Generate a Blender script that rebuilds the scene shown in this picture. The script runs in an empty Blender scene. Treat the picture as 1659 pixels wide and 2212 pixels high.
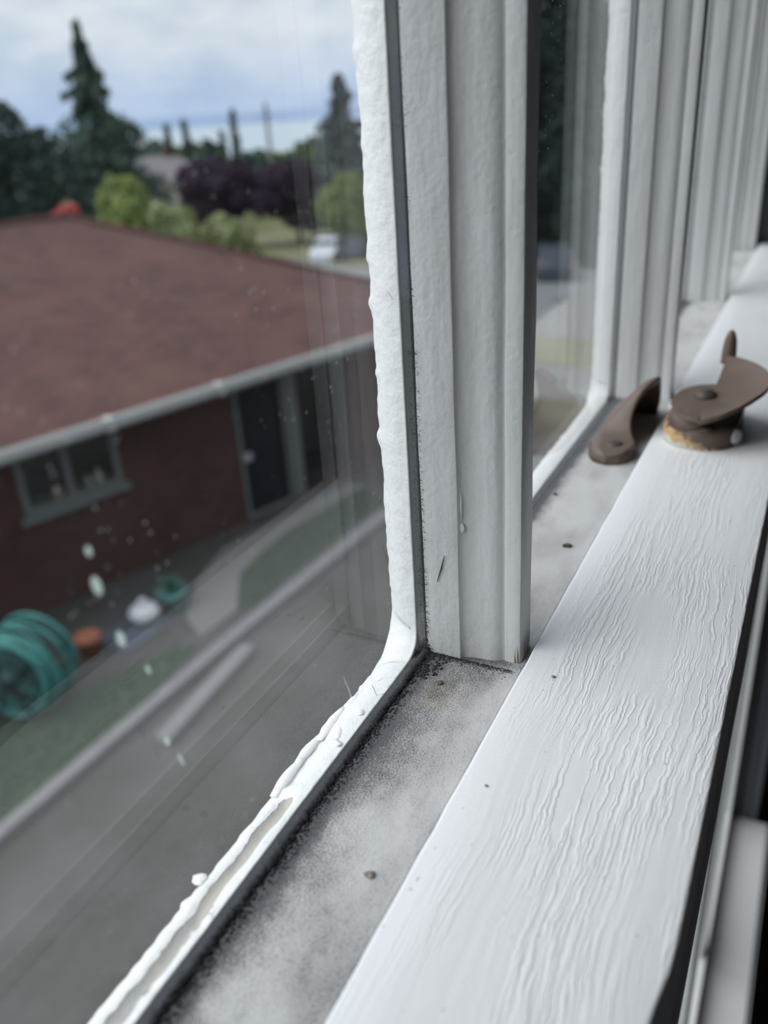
import bpy, bmesh, math, random
import numpy as np
from mathutils import Vector, Matrix, noise

C = bpy.context.scene.collection
SC = bpy.context.scene
U = 0.115                      # metres per window unit; eye at the origin, X along the window, Y outdoors, Z up
PI = math.pi

# ------------------------------------------------------------------ camera
p0 = np.array([829.5, 1106.0]); vx = np.array([1848., 155.]); vz = np.array([1081., 4900.])
FPX = math.sqrt(-np.dot(vx - p0, vz - p0))
Xc = np.array([*(vx - p0), FPX]); Xc /= np.linalg.norm(Xc)
Zc = -np.array([*(vz - p0), FPX]); Zc /= np.linalg.norm(Zc)
Yc = np.cross(Zc, Xc)
Rw = np.array([Xc, Yc, Zc])
cam = bpy.data.cameras.new('camera'); cam_o = bpy.data.objects.new('camera', cam); C.objects.link(cam_o)
cam.sensor_width = 36; cam.sensor_fit = 'AUTO'; cam.lens = FPX / 2212 * 36
cam.clip_start = 0.005; cam.clip_end = 20000
cam.dof.use_dof = True; cam.dof.focus_distance = 0.184; cam.dof.aperture_fstop = 13.0
r_, u_, f_ = Rw[:, 0], -Rw[:, 1], Rw[:, 2]
cam_o.matrix_world = Matrix(((r_[0], u_[0], -f_[0], 0), (r_[1], u_[1], -f_[1], 0), (r_[2], u_[2], -f_[2], 0), (0, 0, 0, 1)))
SC.camera = cam_o

# ------------------------------------------------------------------ exposure
SC.view_settings.view_transform = 'Standard'; SC.view_settings.look = 'None'
SC.view_settings.gamma = 1.0; SC.view_settings.use_curve_mapping = False
SC.view_settings.exposure = 0.12
SC.cycles.use_denoising = True
SC.cycles.max_bounces = 10; SC.cycles.transparent_max_bounces = 24; SC.cycles.diffuse_bounces = 5
SC.cycles.sample_clamp_indirect = 4.0

# ------------------------------------------------------------------ node helper
class NT:
    def __init__(s, tree): s.t = tree; s.n = tree.nodes; s.l = tree.links; s.n.clear()
    def __call__(s, typ, ins=None, **props):
        nd = s.n.new(typ)
        for k, v in props.items(): setattr(nd, k, v)
        if ins:
            for k, v in ins.items(): s.put(nd.inputs[k], v)
        return nd
    def put(s, sock, v):
        if isinstance(v, bpy.types.Node): v = v.outputs[0]
        if isinstance(v, bpy.types.NodeSocket): s.l.new(v, sock)
        elif sock.type == 'RGBA' and len(v) == 3: sock.default_value = (*v, 1)
        else: sock.default_value = v
    def math(s, op, a, b=None, c=None, clamp=False):
        nd = s.n.new('ShaderNodeMath'); nd.operation = op; nd.use_clamp = clamp
        for i, v in enumerate((a, b, c)):
            if v is not None: s.put(nd.inputs[i], v)
        return nd.outputs[0]
    def mix(s, f, a, b):
        nd = s.n.new('ShaderNodeMix'); nd.data_type = 'RGBA'
        s.put(nd.inputs[0], f); s.put(nd.inputs[6], a); s.put(nd.inputs[7], b)
        return nd.outputs[2]
    def ramp(s, f, a, b, clamp=True):
        nd = s.n.new('ShaderNodeMapRange'); nd.clamp = clamp; nd.interpolation_type = 'SMOOTHSTEP' if clamp else 'LINEAR'
        s.put(nd.inputs[0], f); nd.inputs[1].default_value = a; nd.inputs[2].default_value = b
        return nd.outputs[0]
    def noise(s, vec, scale, detail=2.0, rough=0.5):
        nd = s.n.new('ShaderNodeTexNoise'); nd.inputs['Scale'].default_value = scale
        nd.inputs['Detail'].default_value = detail; nd.inputs['Roughness'].default_value = rough
        s.put(nd.inputs['Vector'], vec); return nd.outputs[0]
    def map(s, vec, scale=(1, 1, 1), rot=(0, 0, 0), loc=(0, 0, 0)):
        nd = s.n.new('ShaderNodeMapping'); s.put(nd.inputs[0], vec)
        nd.inputs['Scale'].default_value = scale; nd.inputs['Rotation'].default_value = rot; nd.inputs['Location'].default_value = loc
        return nd.outputs[0]
    def obj(s): return s.n.new('ShaderNodeTexCoord').outputs['Object']
    def sep(s, v):
        nd = s.n.new('ShaderNodeSeparateXYZ'); s.put(nd.inputs[0], v); return nd.outputs
    def comb(s, x, y, z):
        nd = s.n.new('ShaderNodeCombineXYZ')
        for i, v in enumerate((x, y, z)): s.put(nd.inputs[i], v)
        return nd.outputs[0]
    def bump(s, h, strength=0.5, dist=0.001, normal=None):
        nd = s.n.new('ShaderNodeBump'); nd.inputs['Strength'].default_value = strength; nd.inputs['Distance'].default_value = dist
        s.put(nd.inputs['Height'], h)
        if normal is not None: s.put(nd.inputs['Normal'], normal)
        return nd.outputs[0]
    def bsdf(s, col, rough=0.6, normal=None, spec=0.5, metal=0.0):
        nd = s.n.new('ShaderNodeBsdfPrincipled'); s.put(nd.inputs['Base Color'], col); s.put(nd.inputs['Roughness'], rough)
        nd.inputs['Specular IOR Level'].default_value = spec; nd.inputs['Metallic'].default_value = metal
        if normal is not None: s.put(nd.inputs['Normal'], normal)
        return nd.outputs[0]
    def out(s, sh):
        nd = s.n.new('ShaderNodeOutputMaterial'); s.l.new(sh, nd.inputs[0])

def material(name):
    m = bpy.data.materials.new(name); m.use_nodes = True
    return m, NT(m.node_tree)

# ------------------------------------------------------------------ sky
W = bpy.data.worlds.new('overcast_sky'); SC.world = W; W.use_nodes = True
t = NT(W.node_tree)
g = t('ShaderNodeTexCoord').outputs['Generated']
sx, sy, sz = t.sep(g)
zz = t.math('MAXIMUM', t.math('ADD', sz, 0.10), 0.03)
cv = t.comb(t.math('DIVIDE', sx, zz), t.math('DIVIDE', sy, zz), 0.0)
n1 = t.noise(t.map(g, (9, 9, 21), loc=(3.1, 1.4, 0.3)), 1.0, 5.0, 0.55)
n2 = t.noise(t.map(g, (3.5, 3.5, 10), loc=(1.3, 7.7, 0.5)), 1.0, 3.0, 0.5)
cl = t.ramp(t.math('ADD', t.math('MULTIPLY', n1, 0.65), t.math('MULTIPLY', n2, 0.35)), 0.40, 0.60)
low = t.ramp(sz, -0.01, 0.085)
base = t.mix(low, (0.40, 0.53, 0.76), (0.56, 0.66, 0.77))
lit = t.mix(low, (0.50, 0.63, 0.84), (0.76, 0.81, 0.87))
col = t.mix(cl, base, lit)
gain = t.math('ADD', 1.0, t.math('MULTIPLY', t.ramp(sz, 0.15, 0.60), 0.35))
bg = t('ShaderNodeBackground', {'Color': col, 'Strength': gain})
wo = t('ShaderNodeOutputWorld'); t.l.new(bg.outputs[0], wo.inputs[0])

# veiled sun behind the cloud
sl = bpy.data.lights.new('veiled_sun', 'SUN'); sl.energy = 3.0; sl.angle = math.radians(70); sl.color = (1.0, 1.0, 0.99)
so = bpy.data.objects.new('veiled_sun', sl); C.objects.link(so)
so.rotation_euler = Vector((0.36, -0.66, -0.66)).to_track_quat('-Z', 'Y').to_euler()

# ------------------------------------------------------------------ object helpers
def setp(o, label=None, cat=None, group=None, kind=None):
    if label: o['label'] = label
    if cat: o['category'] = cat
    if group: o['group'] = group
    if kind: o['kind'] = kind
    return o
def thing(name, loc, label=None, cat=None, group=None, kind=None):
    o = bpy.data.objects.new(name, None); C.objects.link(o); o.location = loc; o.empty_display_size = 0.05
    return setp(o, label, cat, group, kind)
def link(name, me, m, parent=None, smooth=False):
    if isinstance(m, (list, tuple)):
        for q in m: me.materials.append(q)
    elif m is not None: me.materials.append(m)
    o = bpy.data.objects.new(name, me); C.objects.link(o)
    if smooth:
        me.polygons.foreach_set('use_smooth', [True] * len(me.polygons))
    if parent is not None:
        o.parent = parent
        if parent.type == 'EMPTY': o.matrix_parent_inverse = Matrix.Translation(-parent.location)
    return o
def pyd(name, V, F, m, parent=None, smooth=False):
    me = bpy.data.meshes.new(name); me.from_pydata([tuple(v) for v in V], [], [tuple(f) for f in F]); me.update()
    return link(name, me, m, parent, smooth)
def bmo(name, bm, m, parent=None, smooth=False):
    bmesh.ops.recalc_face_normals(bm, faces=bm.faces[:])
    me = bpy.data.meshes.new(name); bm.to_mesh(me); bm.free()
    return link(name, me, m, parent, smooth)
def box(bm, x0, x1, y0, y1, z0, z1, M=None, bev=0.0):
    c = [Vector((x, y, z)) for x in (x0, x1) for y in (y0, y1) for z in (z0, z1)]
    if M is not None: c = [M @ v for v in c]
    vs = [bm.verts.new(v) for v in c]
    fs = [bm.faces.new([vs[i] for i in f]) for f in ((0, 1, 3, 2), (4, 6, 7, 5), (0, 4, 5, 1), (2, 3, 7, 6), (0, 2, 6, 4), (1, 5, 7, 3))]
    if bev > 0:
        es = set(e for f in fs for e in f.edges)
        bmesh.ops.bevel(bm, geom=list(es), offset=bev, segments=2, affect='EDGES')
def boxo(name, x0, x1, y0, y1, z0, z1, m, parent=None, bev=0.0, M=None):
    bm = bmesh.new(); box(bm, x0, x1, y0, y1, z0, z1, M, bev); return bmo(name, bm, m, parent)
def tube(bm, pts, rad, n=8, closed=False, caps=True):
    pts = [Vector(p) for p in pts]; N = len(pts); rings = []
    for i, p in enumerate(pts):
        a = pts[(i - 1) % N] if (closed or i > 0) else p
        b = pts[(i + 1) % N] if (closed or i < N - 1) else p
        d = (b - a).normalized()
        ref = Vector((0, 0, 1)) if abs(d.z) < 0.9 else Vector((1, 0, 0))
        s = d.cross(ref).normalized(); w = s.cross(d)
        rr = rad[i] if isinstance(rad, (list, tuple)) else rad
        rings.append([bm.verts.new(p + rr * (math.cos(2 * PI * k / n) * s + math.sin(2 * PI * k / n) * w)) for k in range(n)])
    for i in range(N if closed else N - 1):
        A, B = rings[i], rings[(i + 1) % N]
        for k in range(n): bm.faces.new((A[k], A[(k + 1) % n], B[(k + 1) % n], B[k]))
    if caps and not closed:
        bm.faces.new(rings[0][::-1]); bm.faces.new(rings[-1])
def lathe(bm, prof, c, n=20, axis=Vector((0, 0, 1))):
    q = axis.to_track_quat('Z', 'Y'); c = Vector(c); rings = []
    for r, z in prof:
        rings.append([bm.verts.new(c + q @ Vector((r * math.cos(2 * PI * k / n), r * math.sin(2 * PI * k / n), z))) for k in range(n)])
    for A, B in zip(rings, rings[1:]):
        for k in range(n): bm.faces.new((A[k], A[(k + 1) % n], B[(k + 1) % n], B[k]))
    bm.faces.new(rings[0][::-1]); bm.faces.new(rings[-1])
def prism_z(bm, poly, z0, z1):
    a = [bm.verts.new((x, y, z0)) for x, y in poly]; b = [bm.verts.new((x, y, z1)) for x, y in poly]
    n = len(poly)
    for i in range(n): bm.faces.new((a[i], a[(i + 1) % n], b[(i + 1) % n], b[i]))
    bm.faces.new(a[::-1]); bm.faces.new(b)
def sweep_z(bm, prof, zs):      # closed XY profile carried up through heights zs
    rings = [[bm.verts.new((x, y, z)) for x, y in prof] for z in zs]; n = len(prof)
    for A, B in zip(rings, rings[1:]):
        for k in range(n): bm.faces.new((A[k], A[(k + 1) % n], B[(k + 1) % n], B[k]))
    bm.faces.new(rings[0][::-1]); bm.faces.new(rings[-1])
def sweep_x(bm, prof, xs):      # closed YZ profile carried along X
    rings = [[bm.verts.new((x, y, z)) for y, z in prof] for x in xs]; n = len(prof)
    for A, B in zip(rings, rings[1:]):
        for k in range(n): bm.faces.new((A[k], A[(k + 1) % n], B[(k + 1) % n], B[k]))
    bm.faces.new(rings[0][::-1]); bm.faces.new(rings[-1])

# ------------------------------------------------------------------ materials: window
def plain(name, col, rough=0.6, var=0.12, nscale=6.0, bump=0.0, bscale=40.0, bdist=0.01, spec=0.4, metal=0.0):
    m, t = material(name); P = t.obj()
    a = tuple(c * (1 - var) for c in col); b = tuple(min(1, c * (1 + var)) for c in col)
    cc = t.mix(t.noise(P, nscale, 4.0), a, b)
    nm = t.bump(t.noise(P, bscale, 3.0), 0.6, bump) if bump else None
    t.out(t.bsdf(cc, rough, nm, spec, metal)); return m

def paint(name, col, grime_muntin=False):
    m, t = material(name); P = t.obj()
    b = t.noise(P, 180.0, 3.0)
    v = t.noise(t.map(P, (1, 1, 0.12)), 330.0, 2.0)
    h = t.math('ADD', t.math('MULTIPLY', b, 0.5), t.math('MULTIPLY', v, 0.5))
    h = t.math('ADD', h, t.math('MULTIPLY', t.noise(t.map(P, (1, 1, 0.35)), 75.0, 3.0), 1.6)); h = t.math('ADD', h, t.math('MULTIPLY', t.noise(P, 900.0, 2.0), 0.25)); nm = t.bump(h, 0.5, 0.0008)
    cc = t.mix(t.noise(P, 40.0, 3.0), tuple(c * 0.94 for c in col), col)
    if grime_muntin:
        x, y, z = t.sep(P)
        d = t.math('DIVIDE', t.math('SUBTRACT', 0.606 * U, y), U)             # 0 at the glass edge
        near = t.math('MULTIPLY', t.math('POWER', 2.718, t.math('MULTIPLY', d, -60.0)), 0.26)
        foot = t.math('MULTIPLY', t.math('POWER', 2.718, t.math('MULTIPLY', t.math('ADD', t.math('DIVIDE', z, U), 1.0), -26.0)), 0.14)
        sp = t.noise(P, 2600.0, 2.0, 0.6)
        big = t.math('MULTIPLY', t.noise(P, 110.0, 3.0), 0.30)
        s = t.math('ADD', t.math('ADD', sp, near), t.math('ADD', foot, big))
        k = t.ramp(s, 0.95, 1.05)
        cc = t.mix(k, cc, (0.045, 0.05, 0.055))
    t.out(t.bsdf(cc, 0.42, nm, 0.4)); return m

M_MUNTIN = paint('muntin_white_paint', (0.70, 0.71, 0.705), True)
M_PAINT = paint('sash_white_paint', (0.70, 0.71, 0.705))

def rail_mat():
    m, t = material('dirty_rail_paint'); P = t.obj(); x, y, z = t.sep(P)
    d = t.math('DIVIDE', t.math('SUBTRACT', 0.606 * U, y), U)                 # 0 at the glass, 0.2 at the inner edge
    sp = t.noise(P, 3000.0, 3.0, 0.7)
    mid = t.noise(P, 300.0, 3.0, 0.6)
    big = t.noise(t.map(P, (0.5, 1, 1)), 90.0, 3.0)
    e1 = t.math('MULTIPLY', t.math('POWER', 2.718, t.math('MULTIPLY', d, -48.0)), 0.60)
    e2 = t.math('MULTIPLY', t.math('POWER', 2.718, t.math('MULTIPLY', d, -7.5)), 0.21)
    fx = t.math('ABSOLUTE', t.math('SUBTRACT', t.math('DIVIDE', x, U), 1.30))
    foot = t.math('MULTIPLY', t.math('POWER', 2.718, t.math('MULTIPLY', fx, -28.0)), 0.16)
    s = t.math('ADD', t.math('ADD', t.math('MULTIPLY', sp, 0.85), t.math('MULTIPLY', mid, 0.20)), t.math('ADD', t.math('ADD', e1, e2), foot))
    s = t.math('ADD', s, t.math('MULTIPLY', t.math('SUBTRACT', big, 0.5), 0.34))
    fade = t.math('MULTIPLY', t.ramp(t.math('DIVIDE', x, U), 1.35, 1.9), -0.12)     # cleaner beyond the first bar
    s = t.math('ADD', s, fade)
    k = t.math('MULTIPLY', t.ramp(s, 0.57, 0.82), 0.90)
    smud = t.ramp(t.math('ADD', big, t.math('MULTIPLY', t.noise(t.map(P, (0.15, 1, 1)), 160.0, 2.0), 0.4)), 0.55, 0.95)
    base = t.mix(smud, (0.61, 0.61, 0.605), (0.46, 0.46, 0.455))
    # faint brown stain left by rust
    sx_ = t.math('SUBTRACT', t.math('DIVIDE', x, U), 1.17); sy_ = t.math('SUBTRACT', t.math('DIVIDE', y, U), 0.53)
    rr = t.math('SQRT', t.math('ADD', t.math('MULTIPLY', sx_, sx_), t.math('MULTIPLY', t.math('MULTIPLY', sy_, sy_), 2.0)))
    st = t.math('MULTIPLY', t.ramp(t.math('ADD', rr, t.math('MULTIPLY', mid, 0.10)), 0.15, 0.04), 0.45)
    base = t.mix(st, base, (0.50, 0.40, 0.30))
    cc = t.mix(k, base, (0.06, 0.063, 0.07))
    nm = t.bump(t.math('ADD', t.math('MULTIPLY', sp, 0.3), mid), 0.4, 0.0005)
    t.out(t.bsdf(cc, 0.65, nm, 0.3)); return m
M_RAIL = rail_mat()

def plank_mat():
    m, t = material('grainy_white_paint'); P = t.obj()
    x, y, z = t.sep(P)
    wig = t.math('MULTIPLY', t.math('SUBTRACT', t.noise(P, 330.0, 3.0, 0.65), 0.5), 0.0014)
    wav = t.math('MULTIPLY', t.math('SUBTRACT', t.noise(P, 22.0, 1.0), 0.5), 0.006)
    y2 = t.math('ADD', t.math('ADD', y, wig), wav)
    q = t.comb(t.math('MULTIPLY', x, 30.0), t.math('MULTIPLY', y2, 560.0), 0.0)
    gr = t.noise(q, 1.0, 2.0, 0.55)
    ridge = t.ramp(t.math('ABSOLUTE', t.math('SUBTRACT', gr, 0.5)), 0.085, 0.0)
    msk = t.math('MULTIPLY', t.ramp(t.noise(t.map(P, (0.35, 1, 1)), 70.0, 2.0), 0.36, 0.62), t.ramp(t.math('DIVIDE', y, U), 0.44, 0.26))
    h = t.math('ADD', t.math('MULTIPLY', t.math('MULTIPLY', ridge, msk), 1.0), t.math('MULTIPLY', t.noise(q, 0.6, 1.0), 0.8))
    fine = t.math('ADD', t.noise(P, 1100.0, 3.0, 0.6), t.noise(t.map(P, (0.4, 1, 1)), 420.0, 2.0))
    h = t.math('ADD', h, t.math('MULTIPLY', fine, 0.30))
    nm = t.bump(h, 0.42, 0.00028)
    fl = t.ramp(t.noise(P, 900.0, 1.0, 0.5), 0.765, 0.80)
    cc = t.mix(t.noise(P, 30.0, 3.0), (0.80, 0.81, 0.82), (0.845, 0.85, 0.855))
    cc = t.mix(t.math('MULTIPLY', fl, 0.6), cc, (0.28, 0.28, 0.29))
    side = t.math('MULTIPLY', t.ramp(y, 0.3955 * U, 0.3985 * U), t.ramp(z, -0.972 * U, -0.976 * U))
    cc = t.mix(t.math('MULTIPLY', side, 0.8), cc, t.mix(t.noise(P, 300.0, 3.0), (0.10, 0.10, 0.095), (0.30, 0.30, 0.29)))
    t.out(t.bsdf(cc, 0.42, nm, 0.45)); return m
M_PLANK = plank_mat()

def bead_mat():
    m, t = material('cracked_putty_paint'); P = t.obj(); uv = t('ShaderNodeTexCoord').outputs['UV']
    uu, vv, _ = t.sep(uv)                    # u: bare-putty amount laid out along the run, v: across
    bare = t.ramp(t.math('ADD', uu, t.math('MULTIPLY', t.math('SUBTRACT', t.noise(P, 260.0, 4.0, 0.65), 0.5), 0.9)), 0.45, 0.55)
    putty = t.mix(t.ramp(t.noise(t.map(P, (0.25, 1, 1)), 300.0, 3.0), 0.35, 0.7), (0.27, 0.265, 0.26), (0.42, 0.385, 0.33))
    ck = t('ShaderNodeTexVoronoi', {'Vector': t.map(P, (1, 1, 1)), 'Scale': 190.0}, feature='DISTANCE_TO_EDGE').outputs['Distance']
    ckm = t.math('MULTIPLY', t.ramp(ck, 0.018, 0.004), t.ramp(t.noise(P, 75.0, 2.0), 0.64, 0.74))
    wht = t.mix(t.noise(P, 150.0, 3.0), (0.69, 0.70, 0.69), (0.76, 0.765, 0.755))
    dirt = t.math('MULTIPLY', t.ramp(t.math('ADD', t.noise(P, 1300.0, 2.0), t.math('MULTIPLY', vv, 0.5)), 0.98, 1.08), 0.75)
    cc = t.mix(bare, wht, putty); cc = t.mix(t.math('MULTIPLY', ckm, 0.8), cc, (0.16, 0.15, 0.14)); cc = t.mix(dirt, cc, (0.10, 0.10, 0.11))
    h = t.math('ADD', t.noise(P, 420.0, 4.0, 0.6), t.math('MULTIPLY', ckm, -1.5))
    nm = t.bump(t.math('ADD', h, t.math('MULTIPLY', bare, -0.8)), 0.6, 0.0006)
    pr = t.bsdf(cc, 0.5, nm, 0.4)
    t.out(pr); return m
M_BEAD = bead_mat()

def glass_mat(name, dust=1.0):
    m, t = material(name); P = t.obj()
    ge = t('ShaderNodeNewGeometry')
    dt = t('ShaderNodeVectorMath', {0: ge.outputs['Normal'], 1: ge.outputs['Incoming']}, operation='DOT_PRODUCT').outputs['Value']
    c = t.math('ABSOLUTE', dt)
    fr = t.math('MULTIPLY_ADD', t.math('POWER', t.math('SUBTRACT', 1.0, c, clamp=True), 5.0), 0.955, 0.045)
    tr = t('ShaderNodeBsdfTransparent', {'Color': (0.985, 0.99, 0.992)}).outputs[0]
    gl = t('ShaderNodeBsdfGlossy', {'Color': (1, 1, 1), 'Roughness': 0.0}).outputs[0]
    base = t('ShaderNodeMixShader', {0: fr, 1: tr, 2: gl}).outputs[0]
    # dust film, fine specks and wipe streaks on the pane
    sp = t('ShaderNodeTexVoronoi', {'Vector': P, 'Scale': 420.0}).outputs['Distance']
    spk = t.math('MULTIPLY', t.ramp(sp, 0.14, 0.05), t.ramp(t.noise(P, 55.0, 3.0), 0.42, 0.66))
    film = t.math('MULTIPLY', t.ramp(t.noise(P, 60.0, 4.0), 0.3, 0.8), 0.003 * dust)
    f = t.math('ADD', t.math('MULTIPLY', spk, 0.30 * dust), t.math('ADD', film, 0.002 * dust))
    df = t('ShaderNodeBsdfDiffuse', {'Color': (0.72, 0.76, 0.75)}).outputs[0]
    tl = t('ShaderNodeBsdfTranslucent', {'Color': (0.72, 0.76, 0.75)}).outputs[0]
    dd = t('ShaderNodeMixShader', {0: 0.6, 1: df, 2: tl}).outputs[0]
    t.out(t('ShaderNodeMixShader', {0: f, 1: base, 2: dd}).outputs[0]); return m
M_GLASS = glass_mat('dusty_window_glass')
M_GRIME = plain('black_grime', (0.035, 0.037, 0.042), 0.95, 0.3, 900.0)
M_SEAM = plain('dark_green_seam', (0.032, 0.039, 0.041), 0.7, 0.45, 200.0, 0.0004, 500.0)  # dark greenish tone for the narrow strip between glass and bar
M_DARKTRIM = plain('charcoal_trim', (0.10, 0.11, 0.125), 0.55, 0.1, 20.0)  # one even dark grey over jamb and stops
M_STOOL = plain('grey_sill_paint', (0.62, 0.62, 0.62), 0.5, 0.06, 9.0)
M_ROOM = plain('room_plaster', (0.21, 0.21, 0.215), 0.9, 0.05, 3.0)
M_FLOOR = plain('room_floor_boards', (0.10, 0.075, 0.055), 0.5, 0.2, 4.0)
M_SIDING = plain('house_grey_siding', (0.30, 0.31, 0.31), 0.7, 0.06, 3.0)

# ------------------------------------------------------------------ our room and house wall
X0, X1 = -2.10 * U, 6.30 * U          # opening
ZB, ZT = -5.95 * U, 4.2 * U
YO, YI = 0.80 * U, -0.17 * U
bm = bmesh.new()
box(bm, -2.6, X0, YI, YO, -6.0, 1.2); box(bm, X1, 3.4, YI, YO, -6.0, 1.2)
box(bm, X0, X1, YI, YO, -6.0, ZB); box(bm, X0, X1, YI, YO, ZT, 1.2)
setp(bmo('wall_front', bm, M_ROOM), kind='structure')
bm = bmesh.new()
box(bm, -9.0, X0, YO, YO + 0.02, -6.0, 2.9); box(bm, X1, 14.0, YO, YO + 0.02, -6.0, 2.9); box(bm, X0, X1, YO, YO + 0.02, -6.0, ZB); box(bm, X0, X1, YO, YO + 0.02, ZT, 2.9)
setp(bmo('wall_exterior', bm, M_SIDING), kind='structure')  # own facade, unseen, extended sideways and up to cut light on the yard
setp(boxo('wall_left', -2.7, -2.6, -4.2, YO, -6.0, 1.2, M_ROOM), kind='structure')
setp(boxo('wall_right', 3.4, 3.5, -4.2, YO, -6.0, 1.2, M_ROOM), kind='structure')
bm = bmesh.new()
box(bm, -2.6, -0.5, -4.2, -4.1, -6.0, 1.2); box(bm, 0.9, 3.4, -4.2, -4.1, -6.0, 1.2); box(bm, -0.5, 0.9, -4.2, -4.1, -6.0, -0.6); box(bm, -0.5, 0.9, -4.2, -4.1, 0.7, 1.2)
setp(bmo('wall_back', bm, M_ROOM), kind='structure')  # opening added in this unseen wall to let dim light into the room
setp(boxo('floor', -2.6, 3.4, -4.1, YI, -1.65, -1.55, M_FLOOR), kind='structure')
setp(boxo('ceiling', -2.6, 3.4, -4.2, YO, 1.2, 1.3, M_ROOM), kind='structure')
# jamb with its stop beads, and the stool
bm = bmesh.new()
box(bm, 6.26 * U, X1, YI, YO, ZB, ZT)
box(bm, 6.20 * U, 6.26 * U, -0.02 * U, 0.035 * U, ZB, ZT, None, 0.002)
box(bm, 6.235 * U, 6.26 * U, -0.10 * U, -0.05 * U, ZB, ZT, None, 0.002)
setp(bmo('trim_1', bm, M_DARKTRIM), kind='structure')
setp(boxo('trim_2', X0, 6.255 * U, -0.29 * U, 0.03 * U, -5.95 * U, -5.85 * U, M_STOOL, None, 0.003), kind='structure')

# ------------------------------------------------------------------ upper sash = window_1
GY = 0.607                           # inner glass face
win = thing('window_1', (2.0 * U, 0.6 * U, -1.35 * U), kind='structure')
MUN = [-1.95, -0.30, 1.345, 3.02, 4.63]      # bar centres (first is the near stile's inner line)
HW = 0.060
PX = [(-1.92, -0.36), (-0.24, 1.285), (1.405, 2.96), (3.08, 4.57), (4.69, 6.10)]
zbot, ztop = -1.0, 3.6

def bar_profile(c, hw=HW):
    half = [(0.700, hw - 0.043), (0.628, hw - 0.03), (0.605, hw - 0.03), (0.604, hw), (0.600, hw), (0.536, hw), (0.533, hw - 0.001), (0.530, hw - 0.006), (0.522, hw - 0.010), (0.512, hw - 0.0135),
            (0.498, hw - 0.0155), (0.484, hw - 0.0165), (0.472, hw - 0.0175), (0.463, hw - 0.0200), (0.456, hw - 0.0245), (0.4515, hw - 0.0275),
            (0.450, hw - 0.0275), (0.4485, hw - 0.0255), (0.446, hw - 0.0250), (0.432, hw - 0.0262), (0.424, hw - 0.0268), (0.4205, hw - 0.0282), (0.4192, hw - 0.031)]
    pts = [(c - h, y) for y, h in half] + [(c + h, y) for y, h in reversed(half)]
    out = []
    for p in pts:
        if not out or (abs(p[0] - out[-1][0]) + abs(p[1] - out[-1][1])) > 1e-6: out.append(p)
    return [(x * U, y * U) for x, y in out]
def noisy(o, amp, scale, seed):
    me = o.data; n = len(me.vertices); co = np.empty(n * 3, 'f'); me.vertices.foreach_get('co', co); co = co.reshape(-1, 3)
    for i in range(n):
        v = Vector(co[i]); w = noise.noise_vector(Vector((v.x * scale + seed, v.y * scale, v.z * scale * 0.35)))
        co[i] += np.array(w) * amp
    me.vertices.foreach_set('co', co.ravel()); me.update()
for i, c in enumerate(MUN[1:]):
    near = i == 1
    bm = bmesh.new()
    zs = np.arange(zbot, 0.45, 0.02) if near else np.arange(zbot, 1.2, 0.15)
    zs = list(zs) + [ztop]
    sweep_z(bm, bar_profile(c), [z * U for z in zs])
    o = bmo('muntin', bm, M_MUNTIN if near else M_PAINT, win, True)
    if near: noisy(o, 0.00022, 120.0, 3.0)
    mod = o.modifiers.new('edges', 'EDGE_SPLIT'); mod.split_angle = math.radians(38)
    if near:
        bm = bmesh.new(); tube(bm, [Vector(p) * U for p in ((1.2925, 0.527, -0.640), (1.2920, 0.527, -0.665), (1.2925, 0.527, -0.695))], [0.0006 * U, 0.0022 * U, 0.0012 * U], 8)
        bmesh.ops.create_icosphere(bm, subdivisions=2, radius=1.0, matrix=Matrix.Translation((1.2930 * U, 0.527 * U, -0.712 * U)) @ Matrix.Diagonal((0.0020 * U, 0.006 * U, 0.011 * U, 1)))
        bmo('paint_drip', bm, M_PAINT, o, True)
# stiles, rails
for a, b in ((-2.06, -1.92), (6.10, 6.24)):
    bm = bmesh.new()
    sgn = 1 if a > 0 else -1
    if sgn > 0:
        half = bar_profile(6.16, 0.06)[:23]; pr = half + [(6.24 * U, 0.4192 * U), (6.24 * U, 0.78 * U), (6.13 * U, 0.78 * U)]
    else:
        pr = [(a * U, 0.4192 * U), (b * U, 0.4192 * U), (b * U, 0.78 * U), (a * U, 0.78 * U)]
    sweep_z(bm, pr, [-1.35 * U, zbot * U, 1.0 * U, 4.0 * U]); o = bmo('stile', bm, M_PAINT, win, True)
    mod = o.modifiers.new('edges', 'EDGE_SPLIT'); mod.split_angle = math.radians(38)
bm = bmesh.new()
sweep_x(bm, [(0.408 * U, -1.35 * U), (0.407 * U, -1.004 * U), (0.4085 * U, -1.001 * U), (0.412 * U, -1.0 * U), (0.604 * U, -1.0 * U), (0.605 * U, -1.03 * U), (0.628 * U, -1.03 * U), (0.702 * U, -1.050 * U), (0.78 * U, -1.30 * U), (0.78 * U, -1.35 * U)],
        [x * U for x in np.arange(-1.92, 6.11, 0.10)] + [6.10 * U])
bmo('bottom_rail', bm, M_RAIL, win)
boxo('top_rail', -1.92 * U, 6.10 * U, 0.41 * U, 0.78 * U, ztop * U, 4.0 * U, M_PAINT, win)
for a, b in PX:
    boxo('pane', (a - 0.001) * U, (b + 0.001) * U, GY * U, (GY + 0.018) * U, (zbot - 0.002) * U, ztop * U, M_GLASS, win)

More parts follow.
